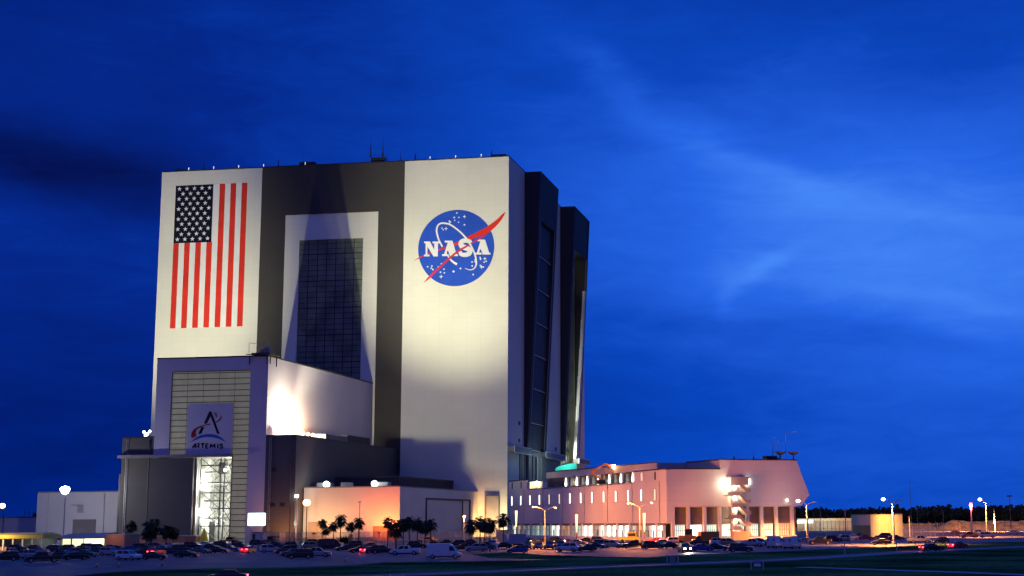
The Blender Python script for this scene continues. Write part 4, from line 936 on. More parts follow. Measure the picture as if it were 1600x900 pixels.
# ================================================================== SMALL BUILDINGS AND FENCES
def hut(name, label, u0, u1, vt, vb, depth, mat, cat='building', roofmat=None, door=None, trim=None, y=None):
    g = at((u0+u1)/2, vb); yy = y if y is not None else g.y; a, b_ = aty(u0, vt, yy), aty(u1, vt, yy)
    t = thing(name, label, cat, ((a.x+b_.x)/2, yy, 0)); w = MB(); w.box(a.x, b_.x, yy, yy+depth, 0, a.z); obj('wall', w, mat, t)
    w = MB(); w.box(a.x-.15, b_.x+.15, yy-.15, yy+depth+.15, a.z+.01, a.z+.25); obj('roof', w, roofmat or ROOF, t)
    W_ = b_.x-a.x
    for (f0, f1, h, m_) in (door or []):
        w = MB(); w.box(a.x+W_*f0, a.x+W_*f1, yy-.08, yy-.02, .1, a.z*h); obj('door', w, m_, t)
    return t
hut('white_shed', 'small brightly lit white shed below the ribbed door', 368, 387.5, 826.5, 846, 5, mt('lit_white', (.8, .78, .68), .6, .05, .5), door=[(.42, .58, .85, mt('cream_door', (.45, .4, .3), .6, .1, 1))])
hut('storage_container', 'pale container with dark end beside the white shed', 394, 411, 832.5, 848, 5, mt('container_pale', (.6, .57, .52), .6, .08, .5), 'container', door=[(0.02, .3, .9, mt('container_dark', (.08, .07, .08), .6, .1, 1))])
hut('red_brick_shed', 'long low brick coloured shed behind the palms at left', 196, 306, 838.5, 848, 4, mt('brick_red', (.30, .13, .10), .8, .2, .4), roofmat=mt('pale_roof_edge', (.5, .48, .45), .6, .1, 1), door=[(.05, .14, .6, BLACKM), (.3, .38, .6, BLACKM)])
hut('site_cabin', 'low cabin at the tower foot, left of the office columns', 775, 799, 829, 844, 4, mt('cabin_cream', (.6, .5, .35), .7, .1, .5), y=-70, door=[(.6, .8, .8, BLACKM)])
# guard house at the right
gA, gB, gC = at(1331, 838.5), at(1361, 839.5), at(1411, 838)
hz = 7.2
t = thing('guard_house', 'flat roofed guard house with yellow lit right wall and dark entrance', 'building', (gB.x, gB.y, 0))
w = MB(); D = gA+gC-gB
w.hexa([(p.x, p.y, 0) for p in (gA, gB, gC, D)], [(p.x, p.y, hz) for p in (gA, gB, gC, D)]); obj('wall', w, mt('guard_clad', (.62, .58, .50), .7, .06, .3, seams=(3, 8, .06)), t)
w = MB(); w.hexa([(p.x, p.y, hz+.01) for p in (gA, gB, gC, D)], [(p.x, p.y, hz+.3) for p in (gA, gB, gC, D)]); obj('roof', w, mt('guard_roof', (.4, .36, .3), .7, .1, 1), t)
n = (gB-gA).normalized(); nn = Vector((n.y, -n.x, 0))*.06
w = MB(); a = gA+(gB-gA)*.08+nn; b_ = gA+(gB-gA)*.97+nn; w.hexa([(a.x, a.y, .05), (b_.x, b_.y, .05), (b_.x-nn.x*.8, b_.y-nn.y*.8, .05), (a.x-nn.x*.8, a.y-nn.y*.8, .05)], [(a.x, a.y, 3.9), (b_.x, b_.y, 3.9), (b_.x-nn.x*.8, b_.y-nn.y*.8, 3.9), (a.x-nn.x*.8, a.y-nn.y*.8, 3.9)])
obj('entrance', w, mt('entrance_brown', (.12, .09, .09), .6, .1, .5, seams=(2.2, 10, .5)), t)
n2 = (gC-gB).normalized(); nm = Vector((n2.y, -n2.x, 0)); wl = gB+(gC-gB)*.45+nm*9
gt = thing('guard_floodlight', 'thin floodlight post facing the yellow lit wall of the guard house', 'floodlight', (wl.x, wl.y, 0))
lamp('SPOT', (wl.x, wl.y, 6.5), 17000, (1, .60, .06), gt, (gB+(gC-gB)*.45+Vector((0, 0, 3))), 130, .8, .3)
w = MB(); w.box(wl.x-.12, wl.x+.12, wl.y-.12, wl.y+.12, 0, 6.6); obj('lamp_post', w, STEEL, gt); w = MB(); w.box(wl.x-.3, wl.x+.3, wl.y-.5, wl.y-.1, 6.3, 6.8); obj('lamp_head', w, BLACKM, gt)

MESH = None
def fence_mat():
    m_ = bpy.data.materials.new('chain_link'); m_.use_nodes = True; t_ = m_.node_tree; b_ = t_.nodes['Principled BSDF']
    b_.inputs['Base Color'].default_value = (.36, .33, .30, 1); b_.inputs['Roughness'].default_value = .5
    co = t_.nodes.new('ShaderNodeTexCoord'); n_ = t_.nodes.new('ShaderNodeTexNoise'); n_.inputs['Scale'].default_value = 14
    t_.links.new(co.outputs['Object'], n_.inputs[0]); t_.links.new(mapr(X(t_, n_.outputs[0]), .45, .65, .2, .6).k, b_.inputs['Alpha']); return m_
CHAIN = fence_mat()
def fence(label, pts, h, n_posts, group=None, r=.07, arm=True):
    P = [at(u, v) for u, v in pts]; t = thing('chain_link_fence', label, 'fence', P[0], group=group)
    w = MB()
    for a, b_ in zip(P, P[1:]): w.add([(a.x, a.y, 0), (b_.x, b_.y, 0), (b_.x, b_.y, h), (a.x, a.y, h)], [(0, 1, 2, 3)])
    obj('wire_mesh', w, CHAIN, t)
    w = MB(); w.path([(p.x, p.y, h) for p in P], r*.6, 5); w.path([(p.x, p.y, h*.5) for p in P], r*.4, 5); obj('rail', w, STEEL, t)
    tot = sum((b_-a).length for a, b_ in zip(P, P[1:]))
    for k in range(n_posts):
        s_ = tot*k/(n_posts-1); 
        for a, b_ in zip(P, P[1:]):
            L = (b_-a).length
            if s_ <= L+1e-6: q = a+(b_-a)*(s_/L); break
            s_ -= L
        w = MB(); w.tube((q.x, q.y, 0), (q.x, q.y, h), r, n=5)
        if arm: w.path([(q.x, q.y, h), (q.x-.25, q.y-.25, h+.35), (q.x-.7, q.y-.5, h+.5)], r*.7, 5)
        obj('post', w, STEEL, t)
    return t
fence('orange lit chain link fence with curved tops right of the guard house', [(1412, 838.0), (1462, 837.5), (1530, 836), (1640, 834.5)], 4.2, 22)
fence('tall pale fence seen between the office end and the guard house', [(1249, 836.5), (1290, 836.2), (1331, 836)], 5.2, 14)
fence('long dark fence in front of the warehouse and the block', [(405, 849), (560, 848), (700, 847)], 3.4, 40, arm=False)
fence('fence at the tower foot behind the second palm group', [(700, 847), (800, 846)], 3.4, 14, arm=False)
# far yard: pale lit wall, floodlit earth bank and tree belt
w = MB(); a, b_ = at(1246, 829.5), at(1335, 829); w.box(a.x, b_.x, a.y, a.y+3, 0, 6.2); o = single('pale_wall', w, mt('far_wall', (.45, .5, .42), .7, .2, .1, seams=(6, 30, .3)), 'long pale green lit wall seen between the office end and the guard house', 'wall')
q = aty(1258, 815, a.y-1); w = MB(); w.box(q.x-4, q.x+4, q.y-.3, q.y, q.z-.8, q.z+.7); w.box(q.x-.1, q.x+.1, q.y-.2, q.y, 0, q.z-.8)
t = single('lit_sign', w, em('far_white', (.8, 1, .85), 3), 'bright white strip light on the far pale wall', 'lamp'); lamp('POINT', (q.x+10, q.y-6, 5), 1500, (.75, 1, .8), None, radius=.5)
# earth bank
def mound():
    P = []; nx, ny = 60, 10; a0, a1 = at(1455, 829.5), at(1700, 829.5); mb = MB(); vs = []
    for j in range(ny+1):
        for i in range(nx+1):
            x = a0.x+(a1.x-a0.x)*i/nx; y = a0.y+j*1.6; e = min(1, i/10)*min(1, (nx-i)/4)
            z = e*sin(pi*min(1, j/ny*1.0)*.5)*(4.2+1.6*mnoise.noise(Vector((x*.06, y*.05, 2)))+.7*mnoise.noise(Vector((x*.3, y*.3, 1)))) if j else 0
            vs.append((x, y, z))
    for j in range(ny):
        for i in range(nx): k_ = j*(nx+1)+i; mb.add([], []); mb.f.append((k_, k_+1, k_+nx+2, k_+nx+1))
    mb.v = vs; return mb
o = struct('earth_bank', mound(), mt('dry_bank', (.20, .16, .08), .95, .4, .3, bump=.5))
for u, v, p_ in ((1500, 820, 120000), (1570, 820, 120000), (1462, 822, 12000)):
    q = at(u, 831 if u > 1490 else 839.5)
    t = thing('bank_floodlight', 'low dark floodlight before the earth bank and fence, '+{1500: 'behind the white pickup', 1570: 'behind the far silver sedan', 1462: 'behind the curved fence'}[u], 'floodlight', (q.x, q.y, 0), group='bank floodlights')
    w = MB(); w.box(q.x-.08, q.x+.08, q.y-.08, q.y+.08, 0, 3.4); obj('post', w, STEEL, t); w = MB(); w.box(q.x-.3, q.x+.3, q.y-.2, q.y+.2, 3.4, 3.8); obj('lamp_head', w, BLACKM, t)
    lamp('SPOT', (q.x, q.y+.7, 4.4), p_*4, (1, .34, .06), t, (q.x+3, q.y+40, 1), 150, .6, .3)

# far mast poles and signal
def pole(label, u, vb, vt, r, mat, name='light_pole', cat='pole', dist=None, cap=None):
    g = at(u, vb); tz = aty(u, vt, g.y).z; t = thing(name, label, cat, (g.x, g.y, 0)); w = MB(); w.tube((g.x, g.y, 0), (g.x, g.y, tz), r*1.2, r*.7, 6); obj('shaft', w, mat, t)
    if cap: w = MB(); w.box(g.x-cap, g.x+cap, g.y-.2, g.y+.2, tz-.3, tz+.3); obj('crossbar', w, mat, t)
    return t, g, tz
PALE = mt('pale_pole', (.55, .52, .48), .6, .1, 1)
t, g, tz = pole('pink lit pole carrying a red signal lamp, right of the guard house', 1519, 835, 795, .28, PALE, 'signal_pole', 'signal')
for dz_, r in ((1.2, .8), (0, .45)):
    w = MB(); w.ball((g.x, g.y-.3, tz+dz_), r, sx=.7, sz=1.2, n=8, k=6); obj('signal_lamp', w, E_RED, t)
lamp('POINT', (g.x, g.y-1.5, tz), 900, (1, .12, .12), t, radius=.3)
pole('thin pale pole left of the guard house near the office end', 1282.5, 836, 797, .12, PALE); pole('pale pole rising behind the guard house, left one', 1321.5, 834, 797, .22, PALE, cap=.5)
pole('dim thin pole above the curved fence', 1434.5, 834, 795, .08, CONC); pole('dim thin pole before the tree belt, middle', 1475, 834, 797, .07, CONC)
pole('short pale pole with bright foot right of the last street lamp', 1554.5, 831, 794, .2, PALE); pole('tall brown pole with crossbar near the right edge', 1580, 831, 775, .16, mt('brown_pole', (.22, .13, .09), .7, .1, 1), cap=1.1)
pole('very tall hair thin mast above the tree belt', 1424.5, 826, 748, .14, BLACKM, 'radio_mast', 'mast')
pole('thin steel post on the grass verge before the parked pickups', 1320, 866, 845, .09, PALE, 'marker_post', 'post'); pole('steel post on the verge below the guard house', 1401.5, 863, 845, .08, PALE, 'marker_post', 'post')

# ================================================================== VEGETATION
LEAFD = pmat('tree_leaf', (.030, .045, .022), .9, .5, .1)
def treeline(pts, name, seed, hmin, hmax, n):
    rnd = random.Random(seed); mb = MB()
    for i in range(n):
        f = (i+rnd.random()*.8)/n; x = pts[0][0]+(pts[1][0]-pts[0][0])*f; y = pts[0][1]+(pts[1][1]-pts[0][1])*f+rnd.uniform(-25, 25)
        hh = hmin+(hmax-hmin)*(.5+.5*mnoise.noise(Vector((x*.012, seed, 0))))+rnd.uniform(-1, 1.2); R0 = rnd.uniform(5, 9)
        for k in range(46):     # leaf clumps through the crown
            a = rnd.random()*2*pi; rr = R0*rnd.random()**.5; zz = hh*(.15+.85*rnd.random()**.8*(1-.35*(rr/R0)**2)); s_ = rnd.uniform(1.1, 2.6)
            c = Vector((x+rr*cos(a), y+rr*sin(a), zz)); d1 = Vector((rnd.uniform(-1, 1), rnd.uniform(-1, 1), rnd.uniform(-.6, 1))).normalized(); d2 = d1.orthogonal().normalized(); d3 = d1.cross(d2)
            mb.add([c+d1*s_, c+d2*s_, c-d1*s_*.8, c-d2*s_*.9, c+d3*s_*.7, c-d3*s_*.7], [(0, 1, 4), (1, 2, 4), (2, 3, 4), (3, 0, 4), (1, 0, 5), (2, 1, 5), (3, 2, 5), (0, 3, 5)])
    struct(name, mb, LEAFD, 'stuff')
treeline(((60, 640), (620, 560)), 'tree_belt', 3, 12.0, 17.0, 190)
treeline(((330, 520), (640, 470)), 'tree_belt_near', 8, 15.5, 20, 90)
treeline(((-700, 600), (60, 640)), 'tree_belt_far', 5, 8, 12, 110)
# palms: one crown of arching fans per kind, then copies
FROND = pmat('palm_frond', (.022, .040, .016), .8, .5, .6); TRUNKM = pmat('palm_bark', (.11, .085, .06), .9, .3, 1.5, bump=.4)
def palm_proto(seed, h, R):
    rnd = random.Random(seed); t = thing('palm_tree', 'palm', 'palm', (0, 0, 0), local=True)
    w = MB(); lean = rnd.uniform(-.3, .3); pts = [(lean*(k/6)**2, 0, h*k/6) for k in range(7)]
    for k in range(6): w.tube(pts[k], pts[k+1], .25-.015*k, .24-.015*(k+1), 8, cap=(k in (0, 5)))
    obj('trunk', w, TRUNKM, t)
    w = MB(); top = Vector(pts[-1])
    for i in range(96):
        a = rnd.random()*2*pi; e = rnd.uniform(-1.2, 1.4); L = R*rnd.uniform(.66, 1.28)
        d = Vector((cos(a)*cos(e), sin(a)*cos(e), sin(e))); mid_ = top+d*L*.62+Vector((0, 0, .2)); tip = top+d*L+Vector((0, 0, -.28*L)); side = d.cross(Vector((0, 0, 1))).normalized()
        w.tube(top, mid_, .03, .02, 3, cap=False)
        for k in range(9):      # the fan's blades
            t_ = (k-4)/4; q = mid_+(tip-mid_)*(1-.35*abs(t_))+side*t_*L*.42+Vector((0, 0, -.15*abs(t_)*L)); n_ = side*.13+Vector((0, 0, .05))
            base = mid_+side*t_*.12
            w.add([base-n_, base+n_, q], [(0, 1, 2)])
    obj('crown', w, FROND, t)
    return t
PH = {}
protos = [palm_proto(11, 6.6, 2.3), palm_proto(12, 6.6, 2.2), palm_proto(13, 6.6, 2.5), palm_proto(14, 6.6, 2.1)]
used = [False]*4
palms = [  # crown px, crown v, ground v, crown radius px, label
    (182, 818.5, 844, 7, 'small palm with amber lit crown before the charcoal annex edge, leftmost'), (204, 822, 850, 9, 'amber lit palm with a pale trunk right of the pavilion'),
    (236, 825, 853, 14, 'big dark round palm, tallest of the group left of the bright doorway'), (259, 829, 853, 11, 'dark palm right beside the biggest palm at left'), (270, 832, 852, 9, 'lower dark palm in front of the orange pole at left'),
    (228, 833, 855, 9, 'low dark palm tucked under the biggest palm at left'), (371.5, 814, 842, 6, 'small lone palm in front of the ribbed door'),
    (504, 817, 849, 7.5, 'slim palm, leftmost of the group before the orange wall'), (509, 828, 850, 7, 'short palm under the slim leftmost one before the orange wall'), (520.5, 822, 850, 8, 'palm in the middle of the left warehouse group'), (531.5, 813, 851, 9, 'tallest palm of the left warehouse group'),
    (548.5, 822, 850, 8, 'palm left of the thin dark pole'), (560, 816.5, 851, 8.5, 'palm in line with the thin dark pole'),
    (605.5, 816, 856, 9, 'slim palm, leftmost of the dense group at the warehouse corner'), (618.5, 825, 858, 12, 'broad low palm near the white pickup, front of the corner group'), (639.5, 815.5, 852, 11, 'tallest palm of the dense corner group'),
    (630, 819, 853, 9, 'palm hidden between the broad low one and the tallest of the corner group'), (652, 819, 853, 10.5, 'palm right of the tallest one in the corner group'), (664, 824, 852, 8, 'small palm second from right in the corner group'), (673, 819, 853, 10.5, 'rightmost palm of the corner group, before the framed gate'),
    (736, 821, 860, 10, 'leftmost palm of the group above the white van'), (750, 817, 857, 11, 'high crowned palm second in the group above the white van'), (765.5, 820, 862, 11, 'thick trunked palm of the group right of the white van'), (757, 822, 858, 9, 'palm in the middle behind the thick trunked one'),
    (786.5, 811.5, 850, 10, 'solitary taller palm left of the office columns')]
for i, (u, v, gv, rp, lb) in enumerate(palms):
    k = i % 4; g = at(u, gv); c = aty(u, v, g.y); ppm = FPX/(g.y-CAM.y)
    o = protos[k] if not used[k] else copy_tree(protos[k]); used[k] = True
    s_ = rp/ppm/1.9; hgt = c.z
    o.location = (g.x, g.y, 0); o.rotation_euler = (0, 0, i*1.7); o['label'] = lb; o['category'] = 'palm'; o['group'] = 'palms in front of the buildings'
    # keep trunk height and crown size right at once: trunk stretched, crown kept round
    for ch in o.children:
        if ch.name.startswith('trunk'): ch.scale = (s_*.9, s_*.9, hgt/6.6)
        else: ch.scale = (s_, s_, s_); ch.location = (0, 0, hgt-6.6*s_)
# spiky bush
g = at(537, 851.5); rnd = random.Random(3); w = MB()
for i in range(120):
    a = rnd.random()*2*pi; e = rnd.uniform(.1, 1.5); L = rnd.uniform(1.6, 3.0); c = Vector((g.x+rnd.uniform(-1, 1), g.y+rnd.uniform(-.6, .6), .3)); d = Vector((cos(a)*cos(e), sin(a)*cos(e), sin(e))); s_ = d.orthogonal().normalized()*.16
    w.add([c-s_, c+s_, c+d*L*.6+s_*1.3, c+d*L+Vector((0, 0, -.3))], [(0, 1, 2), (0, 2, 3)])
single('spiky_bush', w, FROND, 'low spiky dark bush between the two palm groups before the orange wall', 'bush')

# ================================================================== VEHICLES
TYRE = mt('tyre', (.015, .015, .015), .8, .2, 2); RIM = mt('rim', (.4, .4, .4), .35, .1, 2, metal=.6); CGLASS = mt('car_glass', (.012, .014, .02), .08, .1, 1)
HEADM = mt('headlight_off', (.6, .6, .6), .2, .05, 1); TAILM = mt('taillight_off', (.25, .01, .01), .3, .05, 1)
PAINT = {}
def paint(c):
    pal = dict(black=(.010, .010, .012), dark=(.022, .022, .026), grey=(.10, .10, .11), silver=(.38, .39, .42), white=(.72, .72, .72), navy=(.010, .018, .07), blue=(.03, .07, .28), red=(.42, .012, .015), maroon=(.10, .012, .014), green=(.02, .07, .04), cream=(.62, .55, .42), brown=(.08, .04, .025), orange=(.60, .20, .04), lavender=(.45, .42, .52), pink=(.5, .33, .33), tan=(.32, .24, .16))
    if c not in PAINT:
        m_ = pmat('car_paint_'+c, pal[c], .28, .05, 1.0); m_.node_tree.nodes['Principled BSDF'].inputs['Coat Weight'].default_value = .6; PAINT[c] = m_
    return PAINT[c]
def car_proto(kind):
    """x forward, y left; body profile extruded with tumblehome, separate glass, wheels and lights"""
    t = thing(kind, kind, 'car', (0, 0, 0), local=True); 
    spec = {
        'sedan': dict(L=4.7, W=1.82, low=[(-2.35, .35), (-2.33, .85), (-2.1, 1.02), (-1.5, 1.05), (.95, 1.0), (1.9, .86), (2.3, .68), (2.35, .35)], cab=[(-1.75, 1.04), (-1.05, 1.43), (.25, 1.46), (1.05, 1.0)], wb=(-1.4, 1.42), wr=.32),
        'hatchback': dict(L=4.2, W=1.78, low=[(-2.1, .35), (-2.12, .95), (-1.9, 1.05), (.85, 1.02), (1.7, .88), (2.05, .7), (2.1, .35)], cab=[(-2.0, 1.04), (-1.55, 1.5), (.15, 1.54), (1.0, 1.0)], wb=(-1.3, 1.3), wr=.32),
        'suv': dict(L=4.8, W=1.95, low=[(-2.4, .42), (-2.42, 1.0), (-2.3, 1.15), (1.0, 1.15), (2.1, 1.02), (2.38, .85), (2.4, .42)], cab=[(-2.3, 1.14), (-1.95, 1.74), (.3, 1.80), (1.15, 1.13)], wb=(-1.45, 1.5), wr=.38),
        'pickup': dict(L=5.8, W=1.98, low=[(-2.9, .55), (-2.92, 1.18), (-.95, 1.18), (.0, 1.18), (1.55, 1.15), (2.6, 1.08), (2.88, .9), (2.9, .5)], cab=[(-.95, 1.17), (-.75, 1.86), (.85, 1.88), (1.6, 1.14)], wb=(-1.85, 1.9), wr=.42),
        'van': dict(L=6.0, W=2.05, low=[(-3.0, .5), (-3.02, 1.2), (1.2, 1.2), (2.3, 1.18), (2.85, 1.0), (3.0, .85), (3.0, .45)], cab=[(-2.99, 1.19), (-2.95, 2.6), (.9, 2.62), (1.45, 2.35), (2.35, 1.17)], wb=(-1.95, 1.95), wr=.38),
    }[kind]
    W_ = spec['W']/2; wr = spec['wr']
    w = MB(); low = spec['low']
    # lower body in slices so the flanks curve in
    sl = [(-W_, .90, .97), (-W_*.93, 1, 1), (W_*.93, 1, 1), (W_, .90, .97)]
    ring = []
    for (y, zs_, xs_) in sl: ring.append([(x*xs_, y, .35+(z-.35)*zs_ if z > .4 else z) for x, z in low])
    n_ = len(low); vs = [p for r in ring for p in r]; fs = []
    for s_ in range(3):
        for i in range(n_): fs.append((s_*n_+i, s_*n_+(i+1) % n_, (s_+1)*n_+(i+1) % n_, (s_+1)*n_+i))
    fs += [tuple(range(n_))[::-1], tuple(range(3*n_, 4*n_))]
    w.add(vs, fs)
    cab = spec['cab']; zmin = min(z for _, z in cab); zmax = max(z for _, z in cab)
    # roof slab and pillars
    top = [(x, z) for x, z in cab if z > zmax-.35] ; inn = .80 if kind != 'van' else .93
    ti = [i for i, (x, z) in enumerate(cab) if z > zmax-.30]
    xr0, xr1 = cab[ti[0]][0], cab[ti[-1]][0]
    if kind != 'van':
        w.hexa([(xr0, -W_*inn, zmax-.09), (xr1, -W_*inn, zmax-.09), (xr1, W_*inn, zmax-.09), (xr0, W_*inn, zmax-.09)], [(xr0+.1, -W_*inn*.93, zmax), (xr1-.08, -W_*inn*.93, zmax+.01), (xr1-.08, W_*inn*.93, zmax+.01), (xr0+.1, W_*inn*.93, zmax)])
        for sy in (-1, 1):
            for (xb, xt) in ((cab[0][0]+.1, xr0+.05), (cab[-1][0]-.05, xr1-.05), ((cab[0][0]+cab[-1][0])/2-.05, (xr0+xr1)/2)):
                w.hexa([(xb-.07, sy*W_*.93, zmin), (xb+.07, sy*W_*.93, zmin), (xb+.07, sy*W_*.86, zmin), (xb-.07, sy*W_*.86, zmin)], [(xt-.06, sy*W_*(inn+.01), zmax-.08), (xt+.06, sy*W_*(inn+.01), zmax-.08), (xt+.06, sy*W_*(inn-.06), zmax-.08), (xt-.06, sy*W_*(inn-.06), zmax-.08)])
        if kind == 'pickup':
            for a_ in ((-2.88, -1.0, -W_*.9, -W_*.84), (-2.88, -1.0, W_*.84, W_*.9)): w.box(*a_, 1.18, 1.30)
            w.box(-2.9, -2.82, -W_*.84, W_*.84, 1.18, 1.30)
    else:
        P = cab; ring = []
        for (y, k_) in ((-W_*.90, .985), (-W_*.97, 1), (W_*.97, 1), (W_*.90, .985)):
            pass
        for (y, yt) in ((-1, -1), (1, 1)): ring.append([(x, y*(W_*.99 if z < 1.3 else W_*.90), z) for x, z in P])
        n_ = len(P); w.add(ring[0]+ring[1], [tuple(range(n_))[::-1], tuple(range(n_, 2*n_))]+[(i, (i+1) % n_, n_+(i+1) % n_, n_+i) for i in range(n_)])
    body = obj('body', w, paint('dark'), t, bevel=.03)
    w = MB()
    if kind != 'van':
        b0, b1 = cab[0][0]+.04, cab[-1][0]-.04
        w.hexa([(b0, -W_*.89, zmin+.01), (b1, -W_*.89, zmin-.0), (b1, W_*.89, zmin-.0), (b0, W_*.89, zmin+.01)], [(xr0+.03, -W_*inn*.985, zmax-.085), (xr1-.03, -W_*inn*.985, zmax-.085), (xr1-.03, W_*inn*.985, zmax-.085), (xr0+.03, W_*inn*.985, zmax-.085)])
    else:
        w.hexa([(1.52, -W_*.84, 2.24), (2.30, -W_*.90, 1.25), (2.34, -W_*.90, 1.25), (1.56, -W_*.84, 2.27)], [(1.52, W_*.84, 2.24), (2.30, W_*.90, 1.25), (2.34, W_*.90, 1.25), (1.56, W_*.84, 2.27)])
        for sy in (-1, 1): w.hexa([(.95, sy*W_*.985, 1.35), (2.05, sy*W_*.985, 1.35), (2.05, sy*W_*.93, 1.35), (.95, sy*W_*.93, 1.35)], [(.95, sy*W_*.935, 2.15), (1.5, sy*W_*.935, 2.15), (1.5, sy*W_*.88, 2.15), (.95, sy*W_*.88, 2.15)])
    obj('window', w, CGLASS, t)
    for x in spec['wb']:
        for sy in (-1, 1):
            w = MB(); y0 = sy*(W_-.22); y1 = sy*(W_+.01); w.tube((x, y0, wr), (x, y1, wr), wr, n=14); wh_ = obj('wheel', w, TYRE, t)
            w = MB(); w.tube((x, y1, wr), (x, y1+sy*.02, wr), wr*.6, wr*.55, n=10); obj('rim', w, RIM, wh_)
    zf = low[-2][1]-.12; xf = spec['L']/2
    for sy in (-1, 1):
        w = MB(); w.box(xf-.16, xf+.02, sy*W_*.58-.2, sy*W_*.58+.2, zf-.09, zf+.09); obj('headlight', w, HEADM, t)
        w = MB(); w.box(-xf-.04, -xf+.12, sy*W_*.66-.16, sy*W_*.66+.16, (1.6 if kind == 'van' else .72), (2.0 if kind == 'van' else .92)); obj('taillight', w, TAILM, t)
    w = MB(); w.box(-xf-.05, xf+.05, -W_*.85, W_*.85, .22, .42); obj('bumper', w, BLACKM, t)
    return t
def boxtruck_proto():
    t = thing('box_truck', 'box', 'truck', local=True)
    w = MB(); w.box(-3.6, 1.4, -1.15, 1.15, .95, 3.3); obj('cargo_box', w, paint('white'), t, bevel=.04)
    w = MB(); w.prism([(1.5, .6), (3.3, .6), (3.35, 1.2), (2.9, 1.35), (2.45, 2.25), (1.5, 2.3)], lambda x, z: (x, -1.0, z), lambda x, z: (x, 1.0, z)); obj('body', w, paint('white'), t, bevel=.04)
    w = MB(); w.hexa([(2.92, -.9, 1.42), (2.95, -.9, 1.42), (2.52, -.85, 2.2), (2.49, -.85, 2.2)], [(2.92, .9, 1.42), (2.95, .9, 1.42), (2.52, .85, 2.2), (2.49, .85, 2.2)])
    for sy in (-1, 1): w.box(1.7, 2.5, sy*1.0-.02, sy*1.0+.02, 1.4, 2.1)
    obj('window', w, CGLASS, t)
    w = MB(); w.box(-3.6, 3.0, -.5, .5, .5, .92); obj('chassis', w, BLACKM, t)
    for x in (-2.3, 2.4):
        for sy in (-1, 1):
            w = MB(); w.tube((x, sy*.8, .45), (x, sy*1.1, .45), .45, n=14); wh_ = obj('wheel', w, TYRE, t)
    for sy in (-1, 1):
        w = MB(); w.box(3.28, 3.4, sy*.75-.18, sy*.75+.18, .8, 1.0); obj('headlight', w, HEADM, t)
        w = MB(); w.box(-3.66, -3.58, sy*.95-.1, sy*.95+.1, .98, 1.3); obj('taillight', w, TAILM, t)
    return t
PROTO = {k: car_proto(k) for k in ('sedan', 'hatchback', 'suv', 'pickup', 'van')}; PROTO['box_truck'] = boxtruck_proto()
first = {k: True for k in PROTO}
PART_COL = {'cream': 'cream'}
